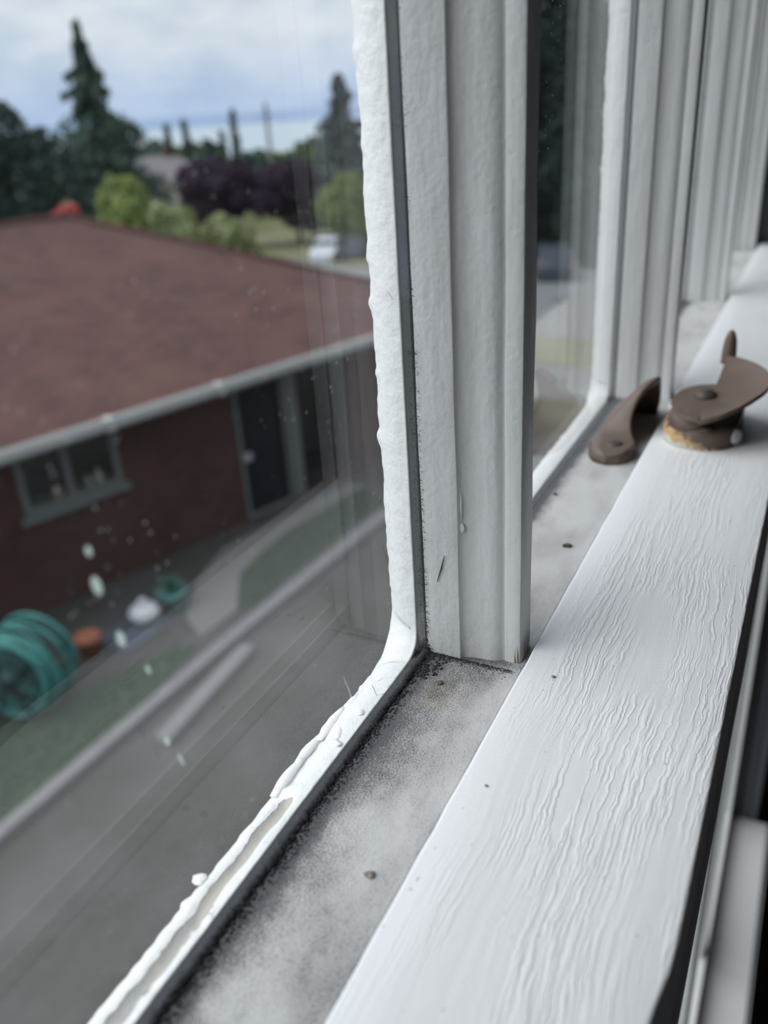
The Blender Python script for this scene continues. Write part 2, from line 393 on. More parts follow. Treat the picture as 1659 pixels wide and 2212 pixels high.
# glazing putty: the sloped fillet outside each pane, seen through the glass
VP = [0.0, 0.04, 0.09, 0.15, 0.22, 0.30, 0.38, 0.46, 0.55, 0.64, 0.73, 0.81, 0.88, 0.94, 0.98, 1.0]
def bead(a, b, fine, seed):
    def contour(v):
        ix = 0.001 - 0.041 * v; iz = -0.003 - 0.033 * v; rd = 0.045 + 0.055 * v
        xa, xb, za, zb = a + ix, b - ix, zbot + iz, ztop - ix
        n_side = list(np.linspace(0, 0.30, 200 if fine else 30)) + list(np.linspace(0.33, 1, 12)); nb = 280 if fine else 50; nc = 10 if fine else 5
        P = []
        def seg(p, q, ts, tag):
            for s in ts: P.append((p[0] + (q[0] - p[0]) * s, p[1] + (q[1] - p[1]) * s, tag))
        def arc(cx, cz, a0, a1):
            for k in range(nc):
                w = a0 + (a1 - a0) * (k + 0.5) / nc; P.append((cx + rd * math.cos(w), cz + rd * math.sin(w), 'c'))
        seg((xa + rd, za), (xb - rd, za), np.linspace(0, 1, nb), 'b'); arc(xb - rd, za + rd, -PI / 2, 0)
        seg((xb, za + rd), (xb, zb - rd), n_side, 's'); arc(xb - rd, zb - rd, 0, PI / 2)
        seg((xb - rd, zb), (xa + rd, zb), np.linspace(0, 1, 6), 't'); arc(xa + rd, zb - rd, PI / 2, PI)
        seg((xa, zb - rd), (xa, za + rd), [1 - q for q in reversed(n_side)], 's'); arc(xa + rd, za + rd, PI, 1.5 * PI)
        return P
    cons = [contour(v) for v in VP]; N = len(cons[0]); V = []; UVv = []
    mid = (a + b) / 2
    for j, v in enumerate(VP):
        for i in range(N):
            x, z, tag = cons[j][i]; y = 0.6262 + 0.075 * v
            wb = 1.0 if tag == 'b' else (0.5 if tag == 'c' and z < 0 else 0.0)
            p = Vector((x * 38 + seed, z * 38, v * 3.0)); q = Vector((x * 9 + seed, z * 9, v * 1.5))
            lump = noise.noise(p) * 0.0009 + noise.noise(q) * 0.0015 + noise.noise(p * 2.7) * 0.0006 + 0.010 * math.sin(PI * v) 
            bare = 0.0
            if fine and wb > 0:          # where the skin has broken away along the bottom run
                edge = noise.noise(Vector((x * 14 + seed, 2.0, 0))) * 0.10
                if x < 0.86: k = min(1.0, (0.86 - x) / 0.03); hit = math.exp(-((v - 0.46 - edge) / 0.20) ** 4); lump -= 0.016 * k * hit; bare = max(bare, 0.9 * k * hit)
                if 0.86 < x < 1.02: hit = math.exp(-((v - 0.55 - edge) / 0.22) ** 4) * min(1, (x - 0.86) / 0.02, (1.02 - x) / 0.03); lump -= 0.007 * hit
                if x < 0.62: hit = math.exp(-((v - 0.20) / 0.10) ** 2); bare = max(bare, 0.62 * hit)
            k0 = 0.15 if j == 0 else 1.0
            rag = (noise.noise(Vector((x * 22 + seed, z * 22, 7))) * 0.003 + noise.noise(Vector((x * 75, z * 75, seed))) * 0.0022 + max(0, noise.noise(Vector((x * 30, z * 30, seed + 5))) - 0.35) * 0.020) * v ** 4 * (1.0 if fine else 0.5)
            lump = lump * k0
            y += rag * 0.9 + lump * 0.35
            if tag == 's': x += lump * 0.9 * (-1 if x > mid else 1)
            elif tag == 'c': x += lump * 0.6 * (-1 if x > mid else 1); z += lump * 0.6 * (1 if z < 1 else -1)
            else: z += lump * 0.9 * (1 if z < 1 else -1)
            V.append((x * U, y * U, z * U)); UVv.append((bare, 0.0))
    base = len(V)
    for j, yy in ((len(VP) - 1, 0.700), (0, 0.6280)):           # hidden back against the wood
        for i in range(N):
            x, z, tag = cons[j][i]; d = 0.012
            if tag == 's': x += d * (1 if x > mid else -1)
            elif tag == 'c': x += d * .7 * (1 if x > mid else -1); z -= d * .7 * (1 if z < 1 else -1)
            else: z -= d * (1 if z < 1 else -1)
            V.append((x * U, yy * U, z * U)); UVv.append((0, 0))
    nv = len(VP); F = []
    for j in range(nv - 1):
        for i in range(N):
            k = (i + 1) % N; F.append((j * N + i, j * N + k, (j + 1) * N + k, (j + 1) * N + i))
    for i in range(N):
        k = (i + 1) % N
        F.append(((nv - 1) * N + i, (nv - 1) * N + k, base + k, base + i)); F.append((base + i, base + k, base + N + k, base + N + i)); F.append((base + N + i, base + N + k, k, i))
    o = pyd('glazing_putty', V, F, M_BEAD, win, True)
    uvl = o.data.uv_layers.new(name='layout'); li = np.empty(len(o.data.loops), 'i'); o.data.loops.foreach_get('vertex_index', li)
    uvl.data.foreach_set('uv', np.array(UVv, 'f')[li].ravel())
    bm2 = bmesh.new(); bm2.from_mesh(o.data); bmesh.ops.recalc_face_normals(bm2, faces=bm2.faces[:]); bm2.to_mesh(o.data); bm2.free()
    return o
beads = []
for i, (a, b) in enumerate(PX): beads.append(bead(a, b, i in (1, 2), 11.3 * i + 2))
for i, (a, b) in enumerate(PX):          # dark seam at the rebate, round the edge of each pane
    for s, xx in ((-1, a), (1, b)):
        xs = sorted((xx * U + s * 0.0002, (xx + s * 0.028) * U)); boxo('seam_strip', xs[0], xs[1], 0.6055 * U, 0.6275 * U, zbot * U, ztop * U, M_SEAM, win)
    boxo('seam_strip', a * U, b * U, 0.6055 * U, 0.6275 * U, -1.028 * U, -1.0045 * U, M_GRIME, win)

# peeling flakes on the near bead
random.seed(5)
M_FLAKE, t_ = material('paint_flake_white'); t_.out(t_.bsdf((0.76, 0.76, 0.755), 0.5))
def flake(parent, x, v, L, w, ang, lift):
    """a curled chip of paint lifting off the sloped bottom putty"""
    bm = bmesh.new(); n = 8; top = []; bot = []
    e1 = Vector((1, 0, 0)); e2 = Vector((0, 0.93, -0.37)); nn = Vector((0, 0.37, 0.93))
    c0 = Vector((x, 0.6262 + 0.075 * v, -1.006 - 0.030 * v + 0.009))
    d = e1 * math.cos(ang) + e2 * math.sin(ang); q = -e1 * math.sin(ang) + e2 * math.cos(ang)
    for k in range(n):
        s = k / (n - 1); ww = w * (0.35 + math.sin(PI * (0.15 + 0.8 * s))) * (1 + random.uniform(-0.3, 0.3))
        c = c0 + d * (s - 0.5) * L; r = []
        for m_, lf in ((-0.5, 0.0), (0.0, 0.3), (0.5, 1.0)): r.append(c + q * ww * m_ + nn * lift * lf * (0.4 + math.sin(PI * s)))
        top.append([bm.verts.new(p * U) for p in r]); bot.append([bm.verts.new((p - nn * 0.0020) * U) for p in r])
    for k in range(n - 1):
        for m_ in range(2):
            bm.faces.new((top[k][m_], top[k][m_ + 1], top[k + 1][m_ + 1], top[k + 1][m_])); bm.faces.new((bot[k][m_], bot[k + 1][m_], bot[k + 1][m_ + 1], bot[k][m_ + 1]))
        for m_ in (0, 2): bm.faces.new((top[k][m_], top[k + 1][m_], bot[k + 1][m_], bot[k][m_]))
    for k in (0, n - 1):
        for m_ in range(2): bm.faces.new((top[k][m_], top[k][m_ + 1], bot[k][m_ + 1], bot[k][m_]))
    return bmo('paint_flake', bm, M_FLAKE, parent, True)
for a in [(1.10, 0.70, 0.06, 0.010, 0.10, 0.005), (1.04, 0.84, 0.10, 0.011, 0.04, 0.006), (0.96, 0.88, 0.11, 0.009, -0.03, 0.006), (1.02, 0.45, 0.06, 0.014, 0.35, 0.005), (1.08, 0.35, 0.05, 0.012, 0.6, 0.004), (0.89, 0.84, 0.10, 0.013, 0.02, 0.007), (0.66, 1.0, 0.022, 0.016, 0.2, 0.005), (1.15, 0.55, 0.06, 0.010, 0.2, 0.004), (0.985, 0.30, 0.04, 0.010, 0.9, 0.004)]:
    flake(beads[1], *a)
# cracks in the bead paint: fine open splits
bm = bmesh.new()
def crack(pts, w):
    tube(bm, [Vector(p) * U for p in pts], [w * U * (0.35 + math.sin(PI * (0.1 + 0.8 * k / (len(pts) - 1)))) for k in range(len(pts))], 5)
def onput(v, z, lift=0.0085): return (1.285 + 0.040 * v - lift * math.sin(PI * v) , 0.6262 + 0.075 * v, z)
crack([onput(0.45, -0.125), onput(0.40, -0.140), onput(0.30, -0.165)], 0.0011)
crack([onput(0.42, -0.83), onput(0.44, -0.86), onput(0.50, -0.88), onput(0.38, -0.91), onput(0.30, -0.935), onput(0.2, -0.965)], 0.0010)
crack([onput(0.15, -0.84), onput(0.12, -0.87), onput(0.16, -0.90)], 0.0009)
bmo('paint_crack', bm, M_GRIME, beads[1])
# black grime caught along the foot of bead and bar
def clumps(name, spots, parent, m=M_GRIME):
    bm = bmesh.new()
    for (x, y, z, r) in spots:
        M_ = Matrix.Translation((x * U, y * U, z * U)) @ Matrix.Rotation(random.uniform(0, 6), 4, 'Z') @ Matrix.Diagonal((r * U * random.uniform(0.7, 1.8), r * U, r * U * 0.7, 1))
        res = bmesh.ops.create_icosphere(bm, subdivisions=1, radius=1.0, matrix=M_)
        for v in res['verts']: v.co += Vector((random.uniform(-1, 1), random.uniform(-1, 1), random.uniform(-1, 1))) * r * U * 0.3
    return bmo(name, bm, m, parent, True)
sp = []
for k in range(2600):
    x = random.uniform(0.25, 1.285); e = random.random() ** 1.8
    sp.append((x, 0.6055 - 0.032 * e, -0.9990, random.uniform(0.0009, 0.0028) * (1.25 - e) * (1.0 + 1.6 * max(0.0, 1 - e * 5))))
for k in range(260):
    e = random.random() ** 2; sp.append((random.uniform(1.20, 1.284), 0.6035 - 0.05 * e, -0.9995, random.uniform(0.001, 0.0032)))
for k in range(900):
    sp.append((1.2845 - abs(random.gauss(0, 0.006)) * (1.0 if random.random() < 0.75 else 2.5), 0.42 + 0.19 * random.random() ** 0.8, -0.9995, random.uniform(0.0004, 0.0012)))
for k in range(320):
    z = -1.0 + 0.62 * random.random() ** 1.8; sp.append((1.2845 - abs(random.gauss(0, 0.002)), 0.6025 + random.uniform(-0.004, 0.003), z, random.uniform(0.0004, 0.0012)))
setp(clumps('grime', sp, win), kind='stuff')

# ------------------------------------------------------------------ lower sash = window_2
low = thing('window_2', (2.0 * U, 0.2 * U, -5.85 * U), kind='structure')
bm = bmesh.new()
prof = [(0.040, -1.30), (0.040, -0.975), (0.0408, -0.9718), (0.0425, -0.9703), (0.046, -0.9697), (0.12, -0.9695), (0.22, -0.9695), (0.32, -0.9695), (0.392, -0.970), (0.3970, -0.9715), (0.3990, -0.976), (0.399, -1.30)]
xs = [x * U for x in np.arange(-2.06, 6.24, 0.05)] + [6.24 * U]
sweep_x(bm, [(y * U, z * U) for y, z in prof], xs)
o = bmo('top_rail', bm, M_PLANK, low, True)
me = o.data
for v in me.vertices:            # worn chip on the room-side corner near the eye
    d = abs(v.co.x / U - 0.60)
    if v.co.y < 0.06 * U and v.co.z > -1.0 * U and v.co.x < 0.76 * U:
        k = min(1.0, (0.76 - v.co.x / U) / 0.10); v.co.y += 0.015 * U * k; 
    elif v.co.y > 0.36 * U and v.co.z > -1.0 * U:
        v.co.y += noise.noise(Vector((v.co.x * 160, 0, 0))) * 0.0022 * U
mod = o.modifiers.new('edges', 'EDGE_SPLIT'); mod.split_angle = math.radians(50)
bm = bmesh.new()
sweep_x(bm, [(0.0395 * U, -1.258 * U), (0.0350 * U, -1.262 * U), (0.0335 * U, -1.275 * U), (0.0335 * U, -1.35 * U), (0.037 * U, -1.38 * U), (0.050 * U, -1.40 * U), (0.20 * U, -1.40 * U), (0.20 * U, -1.31 * U), (0.0395 * U, -1.31 * U)], [-2.06 * U, 6.2 * U])
bmo('rail_moulding', bm, M_PAINT, low)
for a, b in ((-2.06, -1.92), (6.10, 6.24)): boxo('stile', a * U, b * U, 0.04 * U, 0.399 * U, -5.85 * U, -1.30 * U, M_PAINT, low)
boxo('bottom_rail', -1.92 * U, 6.10 * U, 0.04 * U, 0.399 * U, -5.85 * U, -5.72 * U, M_PAINT, low)
for c in MUN[1:]: boxo('muntin', (c - 0.06) * U, (c + 0.06) * U, 0.06 * U, 0.26 * U, -5.72 * U, -1.40 * U, M_PAINT, low, 0.002)
for a, b in PX: boxo('pane', (a - 0.02) * U, (b + 0.02) * U, 0.262 * U, 0.278 * U, -5.73 * U, -1.31 * U, M_GLASS, low)

# ------------------------------------------------------------------ sash lock and keeper
def lock_mat(name, rust=False):
    m, t = material(name); P = t.obj(); x, y, z = t.sep(P)
    cc = t.mix(t.noise(P, 160.0, 3.0), (0.115, 0.080, 0.064), (0.160, 0.113, 0.090))
    if rust:
        # paint worn to brass-brown and white drips at the foot on the camera and window side
        e = t.math('ADD', t.math('MULTIPLY', t.math('SUBTRACT', t.math('DIVIDE', z, U), -0.97), 9.0), t.math('MULTIPLY', t.math('SUBTRACT', 0.36, t.math('DIVIDE', y, U)), 3.2))
        e = t.math('ADD', e, t.math('MULTIPLY', t.math('SUBTRACT', t.noise(P, 420.0, 3.0), 0.5), 0.55))
        cc = t.mix(t.ramp(e, 0.60, 0.44), cc, (0.52, 0.33, 0.15))
        e2 = t.math('ADD', t.math('MULTIPLY', t.math('SUBTRACT', t.math('DIVIDE', z, U), -0.97), 30.0), t.math('MULTIPLY', t.math('SUBTRACT', t.noise(P, 500.0, 3.0), 0.5), 1.3))
        e2 = t.math('ADD', e2, t.math('MULTIPLY', t.math('SUBTRACT', 0.30, t.math('DIVIDE', y, U)), 4.5))
        cc = t.mix(t.ramp(e2, 0.55, 0.35), cc, (0.66, 0.64, 0.56))
    nm = t.bump(t.noise(P, 500.0, 3.0), 0.3, 0.0003)
    t.out(t.bsdf(cc, 0.5, nm, 0.45)); return m
M_LOCK = lock_mat('brown_latch_enamel'); M_LOCKB = lock_mat('worn_brown_latch_enamel', True)
M_SCREW = plain('dark_screw_head', (0.07, 0.055, 0.05), 0.5, 0.3, 300.0)
M_WHITEBLOB = plain('white_paint_blob', (0.70, 0.71, 0.68), 0.5, 0.08, 200.0)
M_BRASS = plain('worn_brass', (0.40, 0.26, 0.11), 0.45, 0.4, 400.0)

def screw(parent, x, y, z, r, m=M_SCREW, axis=Vector((0, 0, 1))):
    bm = bmesh.new(); lathe(bm, [(r * U, -0.004 * U), (r * U, 0.002 * U), (r * 0.7 * U, 0.005 * U), (0.0002, 0.006 * U)], (x * U, y * U, z * U), 16, axis)
    q = axis.to_track_quat('Z', 'Y').to_matrix().to_4x4(); T = Matrix.Translation((x * U, y * U, z * U)) @ q @ Matrix.Rotation(0.6, 4, 'Z')
    return bmo('screw', bm, m, parent, True)

# keeper: toe, rising hood, hollow mouth turned to the lower sash
kp = thing('sash_lock_keeper', (2.62 * U, 0.48 * U, -1.0 * U), 'brown metal latch keeper with hollow hood screwed on the dirty white sash rail', 'window latch')
KX0, KX1 = 2.335, 2.87
def keeper_shell():
    nu, nv = 44, 14; top = []; 
    for i in range(nu + 1):
        s = i / nu; x = KX0 + (KX1 - KX0) * s
        w = math.sqrt(max(0.0, 1 - (abs(2 * s - 1)) ** 4.0))            # plan half-breadth, rounded ends
        hood = math.exp(-abs((s - 0.57) / 0.22) ** 3.5); cut = 0.048 * math.exp(-((s - 0.35) / 0.13) ** 2)
        yo = 0.492 + 0.082 * w                                        # window side edge
        yi = 0.492 - 0.082 * w + cut                                        # lower-sash side edge
        row = []
        for j in range(nv + 1):
            v = j / nv; y = yo + (yi - yo) * v
            edge = min(1.0, v * 5.0); 
            hgt = 0.040 * (0.35 + 0.65 * math.sin(min(1, v * 4) * PI / 2)) * (0.55 + 0.45 * min(1.0, w * 1.6)) + 0.138 * hood * (math.sin(v * PI / 2) ** 1.6)
            row.append((x, y, -1.0 + hgt))
        top.append(row)
    return top
tp = keeper_shell(); bm = bmesh.new(); nu, nv = len(tp) - 1, len(tp[0]) - 1
vt = [[bm.verts.new(Vector(p) * U) for p in r] for r in tp]
th = 0.018
vb = [[bm.verts.new(Vector((p[0], p[1] + (0.004 if j > 0 else 0), max(-1.0, p[2] - th - (0.02 if p[2] < -0.955 else 0)))) * U) for j, p in enumerate(r)] for r in tp]
for i in range(nu):
    for j in range(nv):
        bm.faces.new((vt[i][j], vt[i + 1][j], vt[i + 1][j + 1], vt[i][j + 1])); bm.faces.new((vb[i][j], vb[i][j + 1], vb[i + 1][j + 1], vb[i + 1][j]))
    bm.faces.new((vt[i][0], vb[i][0], vb[i + 1][0], vt[i + 1][0])); bm.faces.new((vt[i][nv], vt[i + 1][nv], vb[i + 1][nv], vb[i][nv]))
for j in range(nv):
    bm.faces.new((vt[0][j], vt[0][j + 1], vb[0][j + 1], vb[0][j])); bm.faces.new((vt[nu][j], vb[nu][j], vb[nu][j + 1], vt[nu][j + 1]))
o = bmo('hood', bm, M_LOCK, kp, True)
bm = bmesh.new()               # skirt wall of the foot
pl = [(r[0][0], r[0][1]) for r in tp] + [(r[-1][0], r[-1][1]) for r in reversed(tp) if not 0.2 < (r[0][0] - KX0) / (KX1 - KX0) < 0.90]
pl = [(KX0 + 0.001, 0.492)] + pl
def ring(poly, z): return [bm.verts.new((x * U, y * U, z * U)) for x, y in poly]
toe = [(r[0][0], r[0][1]) for r in tp if (r[0][0] - KX0) / (KX1 - KX0) < 0.22]
toe_in = [(r[-1][0], r[-1][1]) for r in tp if (r[0][0] - KX0) / (KX1 - KX0) < 0.22]
prism_z(bm, [(x * U, y * U) for x, y in toe + toe_in[::-1][:-1]], -0.9995 * U, -0.975 * U); bmo('toe_plate', bm, M_LOCK, kp); bm = bmesh.new()
heel = [(r[0][0], r[0][1]) for r in tp if (r[0][0] - KX0) / (KX1 - KX0) > 0.90]
heel_in = [(r[-1][0], r[-1][1]) for r in tp if (r[0][0] - KX0) / (KX1 - KX0) > 0.90]
prism_z(bm, [(x * U, y * U) for x, y in heel + heel_in[::-1][1:]], -0.9995 * U, -0.975 * U)
bmo('heel_plate', bm, M_LOCK, kp)
screw(kp, 2.415, 0.485, -0.961, 0.024); screw(kp, 2.835, 0.51, -0.968, 0.014)

lk = thing('sash_lock', (2.60 * U, 0.26 * U, -0.97 * U), 'brown sash lock with dished cam and thumb tab on the wood-grained white rail', 'window latch')
def stadium(cx0, cx1, cy, r, n=20):
    P = [(cx1 + r * math.cos(a), cy + r * math.sin(a)) for a in np.linspace(-PI / 2, PI / 2, n)]
    P += [(cx0 + r * math.cos(a), cy + r * math.sin(a)) for a in np.linspace(PI / 2, 1.5 * PI, n)]
    return P
bm = bmesh.new()
rings = []
for r, z in ((0.106, -0.9695), (0.106, -0.925), (0.103, -0.914), (0.095, -0.907), (0.06, -0.904)):
    rings.append([bm.verts.new((x * U, y * U, z * U)) for x, y in stadium(2.555, 2.72, 0.262, r)])
for A, B in zip(rings, rings[1:]):
    n = len(A)
    for k in range(n): bm.faces.new((A[k], A[(k + 1) % n], B[(k + 1) % n], B[k]))
bm.faces.new(rings[0][::-1]); bm.faces.new(rings[-1])
bmo('base', bm, M_LOCKB, lk, True)
bm = bmesh.new()                # boss that carries the cam, leaning to the window side
rg = []
for f, z in ((0.0, -0.915), (0.5, -0.885), (1.0, -0.856)):
    cx, cy, rr = 2.535 + 0.01 * f, 0.285 + 0.0 * f, 0.082 - 0.010 * f
    rg.append([bm.verts.new(((cx + rr * math.cos(a)) * U, (cy + rr * 0.85 * math.sin(a)) * U, z * U)) for a in np.linspace(0, 2 * PI, 28, endpoint=False)])
for A, B in zip(rg, rg[1:]):
    for k in range(28): bm.faces.new((A[k], A[(k + 1) % 28], B[(k + 1) % 28], B[k]))
bm.faces.new(rg[0][::-1]); bm.faces.new(rg[-1])
bmo('boss', bm, M_LOCK, lk, True)
# cam: flat disc whose room-side rim sweeps up into a scoop
CX, CY = 2.515, 0.258
def rim(th):
    d = math.degrees(th)
    a = [-180, -150, -120, -95, -82, -60, -40, -26, -14, -6]
    rr = [0.085, 0.083, 0.092, 0.118, 0.140, 0.195, 0.235, 0.252, 0.262, 0.262]
    zz = [-0.868, -0.858, -0.844, -0.828, -0.818, -0.800, -0.785, -0.777, -0.772, -0.772]
    if d <= -6: return np.interp(d, a, rr), np.interp(d, a, zz)
    return np.interp(d, [-5.9, 12, 45, 90, 140, 180], [0.225, 0.20, 0.125, 0.082, 0.080, 0.085]), np.interp(d, [-5.9, 60, 180], [-0.852, -0.852, -0.862])
bm = bmesh.new()
ths = [math.radians(d) for d in list(np.linspace(-180, -6, 60)) + list(np.linspace(-5.9, 180, 50))]
NR = 8; T = []; B = []
for th in ths:
    r, z = rim(th); rowt = []; rowb = []
    for k in range(NR + 1):
        s = k / NR; rad = r * s
        dish = s ** 2.6 if math.degrees(th) <= -5.95 else s
        zz = -0.852 + (z + 0.852) * dish
        p = Vector((CX + rad * math.cos(th), CY + rad * math.sin(th), zz))
        rowt.append(bm.verts.new(p * U)); rowb.append(bm.verts.new((p - Vector((0, 0, 0.014))) * U))
    T.append(rowt); B.append(rowb)
for i in range(len(ths) - 1):
    for k in range(NR):
        bm.faces.new((T[i][k], T[i][k + 1], T[i + 1][k + 1], T[i + 1][k])); bm.faces.new((B[i][k], B[i + 1][k], B[i + 1][k + 1], B[i][k + 1]))
    bm.faces.new((T[i][NR], B[i][NR], B[i + 1][NR], T[i + 1][NR]))
bmesh.ops.remove_doubles(bm, verts=bm.verts[:], dist=1e-6)
o = bmo('cam_lever', bm, M_LOCK, lk, True); mod = o.modifiers.new('edges', 'EDGE_SPLIT'); mod.split_angle = math.radians(45)
bm = bmesh.new(); lathe(bm, [(0.034 * U, -0.004 * U), (0.034 * U, 0.004 * U), (0.028 * U, 0.014 * U), (0.016 * U, 0.020 * U), (0.003 * U, 0.022 * U)], (2.60 * U, 0.262 * U, -0.851 * U), 20)
bmo('rivet', bm, M_SCREW, lk, True)
bm = bmesh.new()                # thumb tab standing at the far end of the lever
n = 14; a = []; b = []
for k in range(n + 1):
    s = k / n; z = -0.80 + 0.105 * s; w = 0.040 * math.sqrt(max(0.0, 1 - s ** 3)) + 0.002
    for lst, dx in ((a, -0.010), (b, 0.010)):
        lst.append([bm.verts.new(Vector((2.79 + dx, 0.226 + e * w * 0.5, z)) * U) for e in (-1, 1)])
for k in range(n):
    bm.faces.new((a[k][0], a[k][1], a[k + 1][1], a[k + 1][0])); bm.faces.new((b[k][0], b[k + 1][0], b[k + 1][1], b[k][1]))
    for e in (0, 1): bm.faces.new((a[k][e], a[k + 1][e], b[k + 1][e], b[k][e]))
bm.faces.new((a[0][0], b[0][0], b[0][1], a[0][1])); bm.faces.new((a[n][0], a[n][1], b[n][1], b[n][0]))
bmo('thumb_tab', bm, M_LOCK, lk, True)
screw(lk, 2.475, 0.235, -0.907, 0.022)
d_ = Vector((-0.55, -0.8, 0.1)).normalized()
bm = bmesh.new(); lathe(bm, [(0.024 * U, -0.008 * U), (0.023 * U, 0.003 * U), (0.014 * U, 0.006 * U), (0.002 * U, 0.007 * U)], (2.523 * U, 0.158 * U, -0.940 * U), 16, d_)
setp(bmo('paint_blob', bm, M_WHITEBLOB, lk, True), 'white dried paint blob')

# ------------------------------------------------------------------ small bits on the woodwork
bm = bmesh.new(); tube(bm, [Vector(p) * U for p in ((1.125, 0.695, -1.030), (1.122, 0.698, -1.005), (1.116, 0.700, -0.985), (1.112, 0.700, -0.970))], [0.0016 * U, 0.0015 * U, 0.0012 * U, 0.0006 * U], 6)
setp(bmo('brush_bristle', bm, plain('grey_bristle', (0.35, 0.35, 0.36), 0.5)), 'stray grey brush bristle sticking up from the cracked white putty under the near pane', 'bristle')
bm = bmesh.new(); tube(bm, [Vector(p) * U for p in ((1.2835, 0.560, -0.772), (1.2833, 0.567, -0.800), (1.2835, 0.5765, -0.832))], [0.0006 * U, 0.0014 * U, 0.0006 * U], 6)
setp(bmo('hair', bm, plain('dark_hair', (0.06, 0.055, 0.05), 0.5)), 'short dark hair stuck on the flat side of the moulded window bar', 'hair')
def crumb(name, x, y, z, r, col, label, cat, flat=0.5, n=3):
    bm = bmesh.new(); random.seed(int(x * 1000))
    for k in range(n):
        M_ = Matrix.Translation(((x + random.uniform(-1, 1) * r * 0.8 * (k > 0)) * U, (y + random.uniform(-1, 1) * r * 0.8 * (k > 0)) * U, (z + r * flat * 0.6) * U)) @ Matrix.Diagonal((r * U * random.uniform(0.5, 1.0), r * U * random.uniform(0.5, 1.0), r * U * flat, 1))
        res = bmesh.ops.create_icosphere(bm, subdivisions=2, radius=1.0, matrix=M_)
        for v in res['verts']: v.co += Vector((random.uniform(-1, 1), random.uniform(-1, 1), random.uniform(-.4, 1))) * r * U * 0.16
    return setp(bmo(name, bm, plain(name + '_mat', col, 0.9, 0.3, 700.0), None, True), label, cat)
crumb('dirt_crumb', 0.748, 0.459, -1.0, 0.0065, (0.30, 0.26, 0.23), 'pale brown dirt crumb on the grimy rail near the bottom of the photo', 'crumb')
crumb('dead_fly', 1.811, 0.463, -1.0, 0.0085, (0.07, 0.065, 0.06), 'small dead fly lying on the rail past the first moulded bar', 'insect', 0.4)
crumb('dead_gnat', 2.090, 0.575, -1.0, 0.0065, (0.08, 0.07, 0.07), 'tiny dark gnat on the rail by the second pane', 'insect', 0.5, 2)
crumb('paint_chip', 0.948, 0.355, -0.9695, 0.0042, (0.33, 0.31, 0.29), 'tiny grey chip on the outer edge of the wood-grained plank', 'chip', 0.35, 1)
crumb('seed_husk', 1.195, 0.541, -1.0, 0.0055, (0.12, 0.11, 0.10), 'dark husk on the grimy rail in front of the moulded bar foot', 'husk', 0.45, 3)
crumb('lint_speck', 1.255, 0.337, -0.9695, 0.0045, (0.30, 0.31, 0.33), 'grey lint speck on the plank opposite the bar foot', 'lint', 0.35, 1)
# splinters at the worn inner corner of the bar
bm = bmesh.new(); random.seed(9)
for k in range(16):
    y = 0.4205 + random.random() * 0.02; x = 1.309 + random.random() * 0.022 - 0.0; z0 = -1.0
    x = 1.3135 + 0.002 * random.random() if y > 0.423 else 1.318 + random.random() * 0.05
    tube(bm, [Vector((x - 0.002, y - 0.002, z0)) * U, Vector((x - 0.002, y - 0.0005, z0 + random.uniform(0.02, 0.06))) * U], [0.0016 * U, 0.0003 * U], 4)
bmo('splintered_wood', bm, plain('bare_wood', (0.36, 0.27, 0.18), 0.8, 0.3, 300.0), win)

# dried spots on the pane
SPM, t_ = material('dried_droplet'); c_ = t_.mix(t_.noise(t_.obj(), 400.0), (0.55, 0.70, 0.62), (0.75, 0.85, 0.80))
t_.out(t_('ShaderNodeMixShader', {0: 0.34, 1: t_('ShaderNodeBsdfTransparent').outputs[0], 2: t_('ShaderNodeBsdfTranslucent', {'Color': c_}).outputs[0]}).outputs[0])
for k, (x, z, a, b, lab) in enumerate([(0.538, -0.434, 0.006, 0.013, 'tall pale droplet on the near pane against the brick wall'), (0.553, -0.510, 0.0055, 0.012, 'pale droplet on the near pane between the watering pail and the hose reel'), (0.581, -0.570, 0.003, 0.008, 'thin pale droplet on the near pane right of the hose reel'),
                                     (0.586, -0.679, 0.004, 0.009, 'pale droplet low on the near pane over the grey concrete'), (0.538, -0.393, 0.004, 0.007, 'small pale droplet highest on the near pane'), (0.602, -0.722, 0.0022, 0.013, 'thin streak-shaped droplet lowest on the near pane')]):
    bm = bmesh.new(); bmesh.ops.create_icosphere(bm, subdivisions=2, radius=1.0, matrix=Matrix.Translation((x * 0.9635 * U, (GY - 0.0008) * U, z * 0.9635 * U)) @ Matrix.Rotation(-0.25, 4, 'Y') @ Matrix.Diagonal((a * U, 0.0012 * U, b * U, 1)))
    setp(bmo('dried_droplet', bm, SPM, None, True), lab, 'droplet', 'dried droplets on the near pane')

# ================================================================== OUTDOORS
GZ = -6.0
rng = np.random.default_rng(4)
def ground_mat():
    m, t = material('yard_soil_and_paving'); P = t.obj(); x, y, z = t.sep(P)
    a = t.noise(P, 0.9, 4.0); b = t.noise(P, 7.0, 4.0, 0.6)
    con = t.mix(b, (0.070, 0.070, 0.069), (0.105, 0.103, 0.10))
    soil = t.mix(b, (0.055, 0.052, 0.046), (0.085, 0.08, 0.07))
    near = t.mix(t.ramp(a, 0.40, 0.60), con, soil)
    gr = t.mix(b, (0.10, 0.115, 0.05), (0.20, 0.20, 0.085))
    far = t.ramp(x, 14.0, 20.0)
    t.out(t.bsdf(t.mix(far, near, gr), 0.9, None, 0.2)); return m
